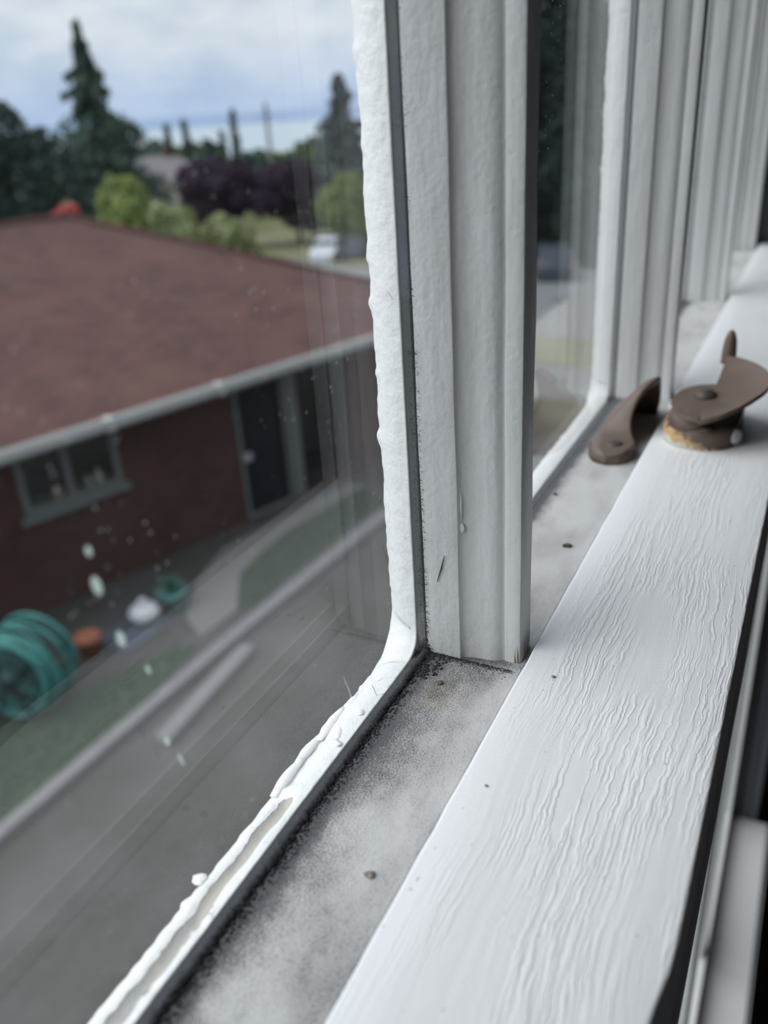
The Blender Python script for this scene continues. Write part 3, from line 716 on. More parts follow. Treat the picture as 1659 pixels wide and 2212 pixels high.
# ground: level by the houses, falling to the water
def gz(x, y):
    d = math.hypot(x, max(y, 0))
    if d < 24: return -6.0
    if d < 74: return -6.0 - (d - 24) * 0.1
    return max(-11.0 - (d - 74) * 0.042, -112.0)
xs = [-30, -10, 0, 10] + list(range(16, 80, 2)) + [90, 110, 140, 220, 400, 800, 1500, 2600]
V = []; F = []
ys = [-1500, -500, -150, -60, -30, -15, -6, 0.25, 4, 8] + list(range(10, 64, 2)) + [70, 80, 100, 140, 200, 400, 800, 1600, 3000]
for x in xs:
    for y in ys: V.append((x, y, gz(x, y)))
n = len(ys)
for i in range(len(xs) - 1):
    for j in range(n - 1): F.append((i * n + j, (i + 1) * n + j, (i + 1) * n + j + 1, i * n + j + 1))
setp(pyd('ground', V, F, ground_mat()), kind='structure')
m_, t = material('sound_water'); P = t.obj()
t.out(t.bsdf(t.mix(t.noise(P, 0.002, 3.0), (0.30, 0.36, 0.40), (0.36, 0.42, 0.46)), 0.35, None, 0.5))
setp(boxo('water', 1200, 9000, -7000, 9000, -104, -100, m_), kind='structure')
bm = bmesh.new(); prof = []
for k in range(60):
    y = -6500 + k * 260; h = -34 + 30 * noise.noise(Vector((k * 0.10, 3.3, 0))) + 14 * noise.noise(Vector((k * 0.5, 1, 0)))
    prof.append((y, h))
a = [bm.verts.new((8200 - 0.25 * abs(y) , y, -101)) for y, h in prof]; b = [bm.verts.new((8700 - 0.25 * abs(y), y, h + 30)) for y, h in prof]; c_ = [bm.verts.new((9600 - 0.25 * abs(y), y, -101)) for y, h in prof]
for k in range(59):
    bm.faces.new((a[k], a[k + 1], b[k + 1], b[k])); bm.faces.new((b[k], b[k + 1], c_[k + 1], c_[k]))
setp(bmo('hills', bm, plain('far_shore_haze_blue', (0.22, 0.29, 0.40), 1.0, 0.08, 0.002)), kind='structure')  # distance haze is painted into the hills' blue colour

# yard surfaces
M_CONC = plain('pale_concrete', (0.19, 0.185, 0.18), 0.9, 0.12, 2.5)
M_KERB = plain('weathered_kerb', (0.20, 0.19, 0.195), 0.9, 0.2, 5.0)
M_ROAD = plain('asphalt', (0.20, 0.205, 0.21), 0.9, 0.08, 1.0)
M_GRASS = plain('lawn_grass', (0.050, 0.080, 0.044), 0.95, 0.35, 14.0)
M_DRY = plain('dry_verge_grass', (0.17, 0.165, 0.085), 0.95, 0.25, 2.0)
def slab(name, poly, z0, z1, m, **k):
    bm = bmesh.new(); prism_z(bm, poly, z0, z1); return setp(bmo(name, bm, m), **k)
def drape(name, poly, dz, m, step=0.6, kind='structure'):
    """a paved or grassy surface laid over the sloping ground, with its own thickness"""
    P = poly; nb = len(P)
    def inside(x, y):
        c = False; j = nb - 1
        for i in range(nb):
            if (P[i][1] > y) != (P[j][1] > y) and x < (P[j][0] - P[i][0]) * (y - P[i][1]) / (P[j][1] - P[i][1]) + P[i][0]: c = not c
            j = i
        return c
    x0 = min(p[0] for p in P); x1 = max(p[0] for p in P); y0 = min(p[1] for p in P); y1 = max(p[1] for p in P)
    bm = bmesh.new(); vs = {}
    def vert(i, j):
        if (i, j) not in vs: x, y = x0 + i * step, y0 + j * step; vs[(i, j)] = bm.verts.new((x, y, gz(x, y) + dz))
        return vs[(i, j)]
    for i in range(int((x1 - x0) / step) + 1):
        for j in range(int((y1 - y0) / step) + 1):
            if inside(x0 + (i + .5) * step, y0 + (j + .5) * step): bm.faces.new((vert(i, j), vert(i + 1, j), vert(i + 1, j + 1), vert(i, j + 1)))
    r = bmesh.ops.extrude_face_region(bm, geom=bm.faces[:])
    for v in r['geom']:
        if isinstance(v, bmesh.types.BMVert): v.co.z -= dz + 0.25
    return setp(bmo(name, bm, m), kind=kind)
def turf(name, poly, dens, h, m, label, cat='lawn'):
    """clipped lawn: a turf bed carrying individual blades"""
    P = np.array(poly); x0, y0 = P.min(0); x1, y1 = P.max(0); V = []; F = []
    nb = len(poly)
    V += [(x, y, GZ) for x, y in poly] + [(x, y, GZ + 0.02) for x, y in poly]
    F += [tuple(range(nb, 2 * nb))] + [(i, (i + 1) % nb, nb + (i + 1) % nb, nb + i) for i in range(nb)]
    def inside(x, y):
        c = False; j = nb - 1
        for i in range(nb):
            if (P[i, 1] > y) != (P[j, 1] > y) and x < (P[j, 0] - P[i, 0]) * (y - P[i, 1]) / (P[j, 1] - P[i, 1]) + P[i, 0]: c = not c
            j = i
        return c
    for k in range(dens):
        x = rng.uniform(x0, x1); y = rng.uniform(y0, y1)
        if not inside(x, y): continue
        a = rng.uniform(0, 6.28); w = 0.008; hh = h * rng.uniform(0.5, 1.2); b = len(V)
        V += [(x - w * math.cos(a), y - w * math.sin(a), GZ + 0.018), (x + w * math.cos(a), y + w * math.sin(a), GZ + 0.018), (x + rng.uniform(-.02, .02), y + rng.uniform(-.02, .02), GZ + 0.018 + hh)]
        F.append((b, b + 1, b + 2))
    return setp(pyd(name, V, F, m), label, cat, None, 'stuff')
turf('lawn', [(4.4, 7.65), (4.88, 7.31), (5.44, 7.02), (6.12, 6.80), (6.63, 6.58), (6.75, 6.33), (5.49, 6.24), (4.39, 6.24), (3.25, 6.28), (2.2, 6.3), (2.6, 7.9)], 9000, 0.05, M_GRASS, 'green lawn strip in front of the hose reel beside the brick house')
turf('lawn', [(7.62, 6.35), (8.46, 6.86), (9.18, 6.95), (9.83, 6.95), (10.69, 6.79), (11.75, 6.57), (11.35, 6.0), (10.06, 6.14), (8.75, 6.20), (7.82, 6.22)], 8000, 0.05, M_GRASS, 'small green lawn patch below the dark door of the brick house')
slab('path', [(6.9, 6.42), (7.2, 6.9), (8.0, 7.35), (9.0, 7.6), (11.8, 6.95), (11.9, 6.62), (10.69, 6.82), (9.83, 6.98), (9.18, 6.98), (8.44, 6.9), (7.60, 6.36)], GZ, GZ + 0.03, M_CONC, kind='structure')
slab('trim_3', [(2.2, 6.24), (3.54, 6.21), (6.8, 6.09), (7.53, 6.05), (11.02, 5.83), (13.5, 5.65), (13.5, 5.5), (10.77, 5.62), (7.27, 5.90), (3.49, 6.06), (2.2, 6.10)], GZ, GZ + 0.10, M_KERB, kind='structure')
drape('road', [(71.7, 54.4), (55.2, 36), (47, 26.6), (43.5, 20), (42.5, 8.9), (24.0, 7.7), (26, 11.5), (34.9, 18.5), (50, 33.5), (63.3, 47.7)], 0.03, M_ROAD)
drape('driveway', [(22.2, 6.9), (25, 7.75), (42, 8.9), (42, -6), (22.2, -6)], 0.035, M_CONC)
drape('sidewalk', [(17.2, 2.0), (17.2, 6.5), (19.6, 7.0), (19.6, -6), (17.2, -6)], 0.03, M_CONC)
drape('verge', [(19.7, -6), (19.7, 7.2), (22.1, 7.6), (22.1, -6)], 0.04, M_DRY, 0.3)
drape('grass_bank', [(74, 56), (56, 36), (48, 26.6), (44.5, 20), (43.2, 8), (62, 8), (74, 25), (95, 56)], 0.05, M_DRY, 1.0)
# ------------------------------------------------------------------ brick house
wd = np.array([-.954, .3]); wd /= np.linalg.norm(wd); wn = np.array([wd[1], -wd[0]])
if wn[1] > 0: wn = -wn
PH = (10.02, 7.80, GZ)
HM = Matrix(((wd[0], wn[0], 0, PH[0]), (wd[1], wn[1], 0, PH[1]), (0, 0, 1, PH[2]), (0, 0, 0, 1)))
HI = HM.to_3x3().transposed()
def brick_mat():
    m, t = material('dark_red_brick'); P = t.obj()
    Q = t.map(P, (1, 1, 1), (0, 0, 0))
    x, y, z = t.sep(Q)
    s = t.math('ADD', t.math('MULTIPLY', x, float(wd[0])), t.math('MULTIPLY', y, float(wd[1])))
    q = t.comb(s, z, 0.0)
    br = t('ShaderNodeTexBrick', {'Vector': q, 'Color1': (0.085, 0.038, 0.033), 'Color2': (0.055, 0.029, 0.027), 'Mortar': (0.085, 0.068, 0.062), 'Scale': 4.5, 'Mortar Size': 0.012, 'Row Height': 0.33, 'Brick Width': 1.0})
    cc = t.mix(t.ramp(t.noise(P, 1.2, 3.0), 0.35, 0.75), br.outputs[0], (0.085, 0.045, 0.038))
    t.out(t.bsdf(cc, 0.9, None, 0.2)); return m
def shingle_mat():
    m, t = material('brown_shingles'); P = t.obj(); x, y, z = t.sep(P)
    s = t.math('ADD', t.math('MULTIPLY', x, float(wd[0])), t.math('MULTIPLY', y, float(wd[1])))
    q = t.comb(s, t.math('MULTIPLY', z, 2.7), 0.0)
    br = t('ShaderNodeTexBrick', {'Vector': q, 'Color1': (0.132, 0.068, 0.061), 'Color2': (0.094, 0.053, 0.049), 'Mortar': (0.060, 0.04, 0.038), 'Scale': 4.0, 'Mortar Size': 0.02, 'Row Height': 0.55, 'Brick Width': 1.0})
    cc = t.mix(t.ramp(t.noise(P, 1.3, 4.0), 0.4, 0.8), br.outputs[0], (0.134, 0.075, 0.062))
    h = t.math('ADD', br.outputs[1], t.noise(P, 30.0, 3.0))
    t.out(t.bsdf(cc, 0.95, t.bump(h, 0.4, 0.02), 0.2)); return m
M_BRICK = brick_mat(); M_SHING = shingle_mat()
M_GUT = plain('grey_white_gutter', (0.47, 0.475, 0.465), 0.5, 0.12, 2.0)
M_SOFF = plain('khaki_soffit', (0.16, 0.155, 0.125), 0.8, 0.1, 3.0)
M_FRAMEG = plain('weathered_grey_frame', (0.15, 0.16, 0.16), 0.6, 0.15, 5.0)
M_DARKIN = plain('dark_interior', (0.02, 0.022, 0.028), 0.9, 0.2, 2.0)
M_DOOR = plain('dark_slate_door', (0.016, 0.019, 0.025), 0.5, 0.2, 2.0, spec=0.1)
M_OGLASS = glass_mat('house_glass', 0.0)
hs = thing('house', PH, 'red brick house with brown hip roof and grey gutter next door', 'house')
def hb(bm, s0, s1, n0, n1, z0, z1, bev=0.0): box(bm, s0, s1, n0, n1, z0, z1, HM, bev)     # z above ground
WZ = 2.50
# openings: window s 2.07..3.46, z 1.43..2.28 ; patio door s -2.30..-1.24 ; door s -0.93..0.0
bm = bmesh.new()
cuts = [(-4.8, -2.33, None), (-2.33, -1.22, (0.16, 2.24)), (-1.22, -0.95, None), (-0.95, 0.03, (0.02, 2.24)), (0.03, 2.05, None), (2.05, 3.48, (1.42, 2.28)), (3.48, 9.0, None)]
for s0, s1, op in cuts:
    if op is None: hb(bm, s0, s1, -0.22, 0, 0, WZ)
    else:
        if op[0] > 0.03: hb(bm, s0, s1, -0.22, 0, 0, op[0])
        hb(bm, s0, s1, -0.22, 0, op[1], WZ)
hb(bm, -4.8, -4.58, -9.0, -0.22, 0, WZ); hb(bm, 8.78, 9.0, -9.0, -0.22, 0, WZ); hb(bm, -4.8, 9.0, -9.22, -9.0, 0, WZ)
bmo('brick_wall', bm, M_BRICK, hs)
bm = bmesh.new(); hb(bm, -4.5, 8.7, -2.6, -2.5, 0.0, WZ); hb(bm, -4.5, 8.7, -2.5, -0.23, 0.0, 0.015); bmo('inner_partition', bm, M_DARKIN, hs)
# hip roof
EZ = 2.53; OV = 0.52; PT = 0.39
s0, s1, n0, n1 = -5.31, 9.5, OV, -9.74
half = (n0 - n1) / 2; rz = EZ + half * PT
def hv(s, n, z): return HM @ Vector((s, n, z))
tv = [(s0, n0, EZ), (s1, n0, EZ), (s1, n1, EZ), (s0, n1, EZ), (s0 + half, (n0 + n1) / 2, rz), (s1 - half, (n0 + n1) / 2, rz)]
V = [hv(*v) for v in tv] + [hv(v[0], v[1], v[2] - 0.12) for v in tv]
F = [(0, 1, 5, 4), (1, 2, 5), (2, 3, 4, 5), (3, 0, 4), (6, 10, 11, 7), (7, 11, 8), (8, 11, 10, 9), (9, 10, 6), (0, 6, 7, 1), (1, 7, 8, 2), (2, 8, 9, 3), (3, 9, 6, 0)]
rf = pyd('roof', V, F, M_SHING, hs)
bm = bmesh.new()          # ridge and hip caps
for a, b in ((0, 4), (1, 5), (3, 4), (2, 5), (4, 5)): tube(bm, [hv(*tv[a]) + Vector((0, 0, .02)), hv(*tv[b]) + Vector((0, 0, .02))], 0.05, 6)
bmo('ridge_cap', bm, M_SHING, rf)
bm = bmesh.new(); hb(bm, s0 + .02, s1 - .02, 0.0, n0 - 0.04, 2.37, 2.40); bmo('soffit', bm, M_SOFF, hs)
bm = bmesh.new()          # gutter: open trough along the eave
gp = [(0.50, 2.56), (0.50, 2.44), (0.53, 2.42), (0.60, 2.42), (0.625, 2.46), (0.63, 2.56), (0.61, 2.56), (0.60, 2.46), (0.53, 2.445), (0.52, 2.56)]
R = [[bm.verts.new(hv(s, n, z)) for n, z in gp] for s in np.linspace(s0, s1, 14)]
for A, B in zip(R, R[1:]):
    for k in range(len(gp)): bm.faces.new((A[k], A[(k + 1) % len(gp)], B[(k + 1) % len(gp)], B[k]))
bm.faces.new(R[0]); bm.faces.new(R[-1][::-1]); gt = bmo('gutter', bm, M_GUT, hs)
for s in (2.30, 0.55, 3.9): 
    bm = bmesh.new(); hb(bm, s, s + 0.10, 0.49, 0.64, 2.41, 2.57); bmo('gutter_joint', bm, M_GUT, gt)
bm = bmesh.new(); hb(bm, s0, s1, 0.46, 0.50, 2.36, 2.52); bmo('fascia', bm, M_SOFF, hs)
# slider window
def frame(name, s0, s1, z0, z1, w, m, par, n0=-0.02, n1=0.03, bar=None):
    bm = bmesh.new(); hb(bm, s0, s0 + w, n0, n1, z0, z1); hb(bm, s1 - w, s1, n0, n1, z0, z1); hb(bm, s0 + w, s1 - w, n0, n1, z0, z0 + w); hb(bm, s0 + w, s1 - w, n0, n1, z1 - w, z1)
    if bar: hb(bm, bar - w * .5, bar + w * .5, n0, n1, z0 + w, z1 - w)
    return bmo(name, bm, m, par)
fr = frame('window_frame', 2.05, 3.48, 1.42, 2.28, 0.085, M_FRAMEG, hs, bar=2.80)
for a, b in ((2.13, 2.76), (2.84, 3.40)):
    bm = bmesh.new(); hb(bm, a, b, -0.012, -0.006, 1.50, 2.20); bmo('pane', bm, M_OGLASS, fr)
bm = bmesh.new(); hb(bm, 1.98, 3.56, 0.0, 0.10, 1.33, 1.42); bmo('window_sill', bm, M_FRAMEG, hs)
bm = bmesh.new(); hb(bm, 2.05, 3.48, -0.45, -0.03, 1.38, 1.44); bmo('inner_sill', bm, M_FRAMEG, hs)
for s, r, h, col, lab in ((2.32, 0.055, 0.24, (0.45, 0.46, 0.43), 'tallest pale bottle behind the right pane of the brick house window'), (2.48, 0.05, 0.19, (0.34, 0.35, 0.36), 'short grey bottle behind the right pane of the brick house window'), (2.93, 0.07, 0.21, (0.34, 0.26, 0.20), 'tan jug in the corner of the left pane of the brick house window')):
    bm = bmesh.new(); c = hv(s, -0.14, 1.44)
    lathe(bm, [(r, 0), (r * 1.03, h * 0.1), (r, h * 0.55), (r * 0.55, h * 0.75), (r * 0.38, h * 0.82), (r * 0.38, h * 0.97), (r * 0.42, h)], c, 16)
    setp(bmo('bottle', bm, plain('bottle_glaze', col, 0.4, 0.15, 20.0), None, True), lab, 'bottle')
# door, trim post, patio door
bm = bmesh.new(); hb(bm, -0.88, -0.04, -0.10, -0.05, 0.03, 2.18); 
for z0_, z1_ in ((0.2, 0.95), (1.15, 2.0)): hb(bm, -0.76, -0.16, -0.052, -0.04, z0_, z1_)
dr = bmo('door', bm, M_DOOR, hs)
bm = bmesh.new(); hb(bm, -0.20, -0.06, -0.05, 0.02, 1.00, 1.12, 0.01); bmo('handle', bm, plain('dull_steel', (0.42, 0.44, 0.47), 0.4), dr)
frame('door_frame', -0.95, 0.03, 0.02, 2.24, 0.06, M_FRAMEG, hs)
bm = bmesh.new(); hb(bm, -1.20, -0.97, -0.01, 0.05, 0.02, 2.36); bmo('corner_post', bm, M_FRAMEG, hs)
pf = frame('patio_door_frame', -2.33, -1.22, 0.16, 2.24, 0.05, M_DOOR, hs)
bm = bmesh.new(); hb(bm, -2.28, -1.27, -0.012, -0.006, 0.21, 2.19); bmo('pane', bm, M_OGLASS, pf)

# ------------------------------------------------------------------ yard clutter
M_HOSE = plain('teal_hose_rubber', (0.07, 0.27, 0.245), 0.4, 0.25, 6.0)
hr = thing('hose_reel', (5.05, 7.42, GZ), 'teal garden hose wound on a drum reel at the foot of the brick wall', 'hose reel')
ax = Vector((-0.80, -0.22, 0.0)).normalized(); up = Vector((0, 0, 1)); sd = up.cross(ax)
hc = Vector((5.08, 7.40, GZ + 0.56))
bm = bmesh.new(); pts = []
for k in range(24 * 13):
    a = 2 * PI * k / 24; q = k / (24 * 13); rr = 0.46 + 0.035 * math.sin(q * 40) + 0.04 * math.sin(a * 1.7 + q * 9)
    off = 0.29 * math.sin(q * 2 * PI * 1.5 + 0.6)
    pts.append(hc + ax * off + (sd * math.cos(a) + up * math.sin(a)) * rr)
tube(bm, pts, 0.022, 6); bmo('hose', bm, M_HOSE, hr, True)
bm = bmesh.new()
for e in (-0.30, 0.30):
    pts = [hc + ax * e + (sd * math.cos(2 * PI * k / 28) + up * math.sin(2 * PI * k / 28)) * 0.36 for k in range(28)]; tube(bm, pts, 0.02, 6, True)
    for k in range(5):
        a = 2 * PI * k / 5; tube(bm, [hc + ax * e, hc + ax * e + (sd * math.cos(a) + up * math.sin(a)) * 0.36], 0.012, 5)
tube(bm, [hc - ax * 0.32, hc + ax * 0.32], 0.11, 16); bmo('drum', bm, plain('dark_teal_plastic', (0.025, 0.07, 0.065), 0.5, 0.15, 5.0), hr, True)
M_STEEL = plain('dark_steel_stand', (0.03, 0.03, 0.035), 0.5)
for e in (-0.34, 0.34):
    bm = bmesh.new()
    for f in (-0.28, 0.28): tube(bm, [hc + ax * e, hc + ax * e + sd * f + Vector((0, 0, -0.555))], 0.018, 6)
    bmo('stand', bm, M_STEEL, hr)
def pot(x, y, r, h, col, lab, plant=None):
    p = thing('flower_pot', (x, y, GZ), lab, 'pot')
    bm = bmesh.new(); lathe(bm, [(r * 0.7, 0.0), (r * 0.92, h * 0.78), (r * 1.05, h * 0.8), (r * 1.05, h), (r * 0.92, h), (r * 0.85, h * 0.88), (0.01, h * 0.86)], (x, y, GZ), 20); bmo('pot', bm, plain('pot_clay', col, 0.8, 0.15, 8.0), p, True)
    V = []; F = []
    for k in range(60):
        a = rng.uniform(0, 6.28); tlt = rng.uniform(0.2, 1.0); L = r * rng.uniform(0.8, 1.5); b = len(V); c = np.array((x, y, GZ + h * 0.88)); d = np.array((math.cos(a) * tlt, math.sin(a) * tlt, 1.0)); d /= np.linalg.norm(d); w = np.array((-math.sin(a), math.cos(a), 0)) * L * 0.10
        V += [c, c + d * L * .5 + w, c + d * L, c + d * L * .5 - w]; F.append((b, b + 1, b + 2, b + 3))
    if plant: setp(pyd('leaves', V, F, plain('pot_leaves', plant, 0.7, 0.3, 9.0), p), kind='stuff')
pot(6.10, 7.52, 0.16, 0.28, (0.35, 0.13, 0.08), 'terracotta pot by the hose reel', None)
pot(7.35, 7.20, 0.20, 0.30, (0.10, 0.24, 0.22), 'blue-green glazed pot with leaves in front of the brick wall', (0.08, 0.20, 0.14))
bm = bmesh.new()
lathe(bm, [(0.12, 0), (0.19, 0.06), (0.21, 0.13), (0.17, 0.20), (0.09, 0.24)], (6.95, 7.36, GZ), 18)
for e in (0.12,): lathe(bm, [(0.05, 0), (0.055, 0.08), (0.02, 0.10)], (6.95, 7.36, GZ + 0.235), 12)
setp(bmo('watering_can', bm, plain('white_enamel', (0.70, 0.70, 0.72), 0.4), None, True), 'rounded white pail on the ground between the two pots', 'pail')
setp(boxo('doormat', 6.30, 7.12, 7.05, 7.65, GZ + 0.001, GZ + 0.03, plain('slate_blue_mat', (0.09, 0.10, 0.13), 0.9, 0.2, 9.0), None, 0.005), 'slate blue mat on the ground under the white pail', 'mat')
bpy.data.objects['doormat'].matrix_world = Matrix.Translation((0, 0, 0))
for nm in ('watering_can',): bpy.data.objects[nm].location.z += 0.031
setp(boxo('timber_plank', -0.9, 0.9, -0.10, 0.10, 0, 0.10, M_KERB, None, 0.01, Matrix.Translation((6.0, 5.62, GZ + 0.001)) @ Matrix.Rotation(0.07, 4, 'Z')), 'weathered pale timber lying on the grey ground near the kerb', 'timber')

# ------------------------------------------------------------------ cars
M_TYRE = plain('tyre_rubber', (0.02, 0.02, 0.022), 0.8); M_CGLASS = plain('car_window', (0.03, 0.035, 0.045), 0.1, 0.1, 1.0, spec=0.6)
M_RED = plain('tail_lamp_red', (0.45, 0.06, 0.07), 0.3)
def car(x, y, ang, col, label, L=4.4, Wd=1.75, H=1.48):
    cz_ = gz(x, y) + 0.07; T = Matrix.Translation((x, y, cz_)) @ Matrix.Rotation(ang, 4, 'Z')
    c = thing('car', (x, y, cz_), label, 'car', None)
    m = plain('car_body_paint', col, 0.45, 0.05, 1.0, spec=0.4)
    # stations along the length: (x, half width, belt height, roof height)
    st = [(-.50, .40, .62, .62), (-.485, .46, .80, .80), (-.43, .49, .92, .95), (-.36, .5, .95, 1.25), (-.25, .5, .95, 1.45), (-.05, .5, .95, 1.48), (.08, .5, .95, 1.42), (.20, .5, .95, 1.02), (.24, .5, .94, .95), (.40, .49, .84, .84), (.48, .45, .70, .70), (.50, .40, .55, .55)]
    bm = bmesh.new(); R = []
    for sx_, hw, bz, rz_ in st:
        hw *= Wd; rr = hw * (0.80 if rz_ > bz + 0.05 else 0.97); r = []
        for y_, z_ in ((-hw * .92, .22), (-hw, .45), (-hw, bz), (-rr, max(bz + .005, rz_)), (rr, max(bz + .005, rz_)), (hw, bz), (hw, .45), (hw * .92, .22)): r.append(bm.verts.new(T @ Vector((sx_ * L, y_, z_ * H / 1.48))))
        R.append(r)
    for A, B in zip(R, R[1:]):
        for k in range(8): bm.faces.new((A[k], A[(k + 1) % 8], B[(k + 1) % 8], B[k]))
    bm.faces.new(R[0]); bm.faces.new(R[-1][::-1]); bmo('body', bm, m, c, True).modifiers.new('edges', 'EDGE_SPLIT').split_angle = math.radians(35)
    def panel(pts, nm='window'):
        bm = bmesh.new(); q = [T @ Vector(p) for p in pts]; nrm = (q[1] - q[0]).cross(q[2] - q[0]).normalized(); ctr = T @ Vector((0, 0, .9))
        if nrm.dot(q[0] - ctr) < 0: nrm = -nrm
        a = [bm.verts.new(v + nrm * 0.012) for v in q]; b = [bm.verts.new(v - nrm * 0.01) for v in q]; n = len(q)
        for i in range(n): bm.faces.new((a[i], a[(i + 1) % n], b[(i + 1) % n], b[i]))
        bm.faces.new(a); bm.faces.new(b[::-1]); return bmo(nm, bm, M_CGLASS if nm == 'window' else M_RED, c)
    k = H / 1.48; w = Wd * .5
    for sg in (-1, 1):
        panel([(-.36 * L, sg * w * .985, 1.0 * k), (-.06 * L, sg * w * .985, 1.0 * k), (-.06 * L, sg * w * .83, 1.40 * k), (-.26 * L, sg * w * .84, 1.38 * k)])
        panel([(-.04 * L, sg * w * .985, 1.0 * k), (.17 * L, sg * w * .985, 1.0 * k), (.08 * L, sg * w * .84, 1.36 * k), (-.04 * L, sg * w * .83, 1.40 * k)])
        panel([(-.487 * L, sg * w * .62, .70 * k), (-.487 * L, sg * w * .90, .70 * k), (-.475 * L, sg * w * .90, .86 * k), (-.475 * L, sg * w * .62, .86 * k)], 'tail_light')
    panel([(-.415 * L, -w * .8, 1.0 * k), (-.415 * L, w * .8, 1.0 * k), (-.28 * L, w * .72, 1.40 * k), (-.28 * L, -w * .72, 1.40 * k)])
    panel([(.19 * L, -w * .8, 1.05 * k), (.19 * L, w * .8, 1.05 * k), (.10 * L, w * .74, 1.36 * k), (.10 * L, -w * .74, 1.36 * k)])
    for sx_ in (-.31, .32):
        for sg in (-1, 1):
            bm = bmesh.new(); ctr = T @ Vector((sx_ * L, sg * (w - .10), .32)); axw = (T.to_3x3() @ Vector((0, 1, 0)))
            lathe(bm, [(.12, -.11), (.29, -.11), (.32, -.07), (.32, .07), (.29, .11), (.12, .11)], ctr, 20, axw); bmo('wheel', bm, M_TYRE, c, True)
    return c
car(52.6, 31.0, 3.44, (0.50, 0.51, 0.54), 'white car parked on the road beyond the brown roof', 4.2, 1.75, 1.5)
car(54.2, 29.6, 3.44, (0.035, 0.04, 0.05), 'dark car parked just right of the white car', 4.2, 1.7, 1.40)
car(38.0, 10.9, 0.40, (0.05, 0.06, 0.075), 'dark car with red tail lamp seen through the second pane', 4.2, 1.7, 1.45)

# ------------------------------------------------------------------ trees and shrubs
def leaf_mat(name, c1, c2, sc=1.2):
    m, t = material(name); P = t.obj()
    cc = t.mix(t.ramp(t.noise(P, sc, 3.0), 0.35, 0.65), c1, c2)
    d = t.bsdf(cc, 0.75, None, 0.2); tl = t('ShaderNodeBsdfTranslucent', {'Color': cc}).outputs[0]
    t.out(t('ShaderNodeMixShader', {0: 0.25, 1: d, 2: tl}).outputs[0]); return m
def leaves(cent, size, parent, m, name='foliage', stretch=1.0):
    n = len(cent); a = rng.normal(size=(n, 3)); a /= np.linalg.norm(a, axis=1)[:, None]
    b = rng.normal(size=(n, 3)); b -= a * (a * b).sum(1)[:, None]; b /= np.linalg.norm(b, axis=1)[:, None]
    s = size * rng.uniform(0.6, 1.3, (n, 1)); a = a * s * stretch; b = b * s * 0.6
    V = np.stack([cent - a, cent + b, cent + a, cent - b], 1).reshape(-1, 3)
    me = bpy.data.meshes.new(name); me.vertices.add(4 * n); me.vertices.foreach_set('co', V.astype('f').ravel())
    me.loops.add(4 * n); me.loops.foreach_set('vertex_index', np.arange(4 * n, dtype='i'))
    me.polygons.add(n); me.polygons.foreach_set('loop_start', np.arange(0, 4 * n, 4, dtype='i')); me.update(calc_edges=True); me.validate()
    return link(name, me, m, parent)
M_BARK = plain('bark', (0.07, 0.055, 0.045), 0.95, 0.25, 3.0)
def trunk(parent, pts, r0, r1, name='trunk'):
    bm = bmesh.new(); n = len(pts); tube(bm, pts, [r0 + (r1 - r0) * i / (n - 1) for i in range(n)], 8); return bmo(name, bm, M_BARK, parent, True)
def blob_points(blobs, n):
    vol = np.array([b[3] * b[4] * b[5] for b in blobs]) ** 0.67; cnt = (n * vol / vol.sum()).astype(int); out = []
    for b, k in zip(blobs, cnt):
        d = rng.normal(size=(k, 3)); d /= np.linalg.norm(d, axis=1)[:, None]; rad = rng.uniform(0.55, 1.05, (k, 1)) ** 0.6
        out.append(np.array(b[:3]) + d * rad * np.array(b[3:6]))
    return np.concatenate(out)
def broadleaf(name, x, y, zb, zt, w, m, label, n=7000, leaf=0.22, crown=0.7, nb=16, cat='tree', group=None, dep=None, holes=0.0):
    zb = gz(x, y) - 0.05
    t_ = thing(name, (x, y, zb), label, cat, group); h = zt - zb; ch = h * crown; cz = zt - ch / 2; dep = dep or w
    trunk(t_, [(x, y, zb), (x + .05, y, zb + h * .3), (x, y + .05, cz), (x, y, zt - ch * .25)], 0.03 * h + 0.03, 0.03)
    blobs = []
    for k in range(nb):
        a = rng.uniform(0, 6.28); e = rng.uniform(-1, 1); q = math.sqrt(max(0, 1 - e * e)) * rng.uniform(0.3, 0.85)
        r = rng.uniform(0.28, 0.45) * (1 - holes); blobs.append((x + math.cos(a) * q * w / 2 * .8, y + math.sin(a) * q * dep / 2 * .8, cz + e * ch / 2 * .75, r * w / 2, r * dep / 2, r * ch / 2 * 1.0))
    for b in blobs[:6]: trunk(t_, [(x, y, zb + h * (1 - crown) + .05 * h), ((x + b[0]) / 2, (y + b[1]) / 2, (cz + b[2]) / 2), (b[0], b[1], b[2])], 0.012 * h, 0.01, 'branch')
    leaves(blob_points(blobs, n), leaf, t_, m); return t_
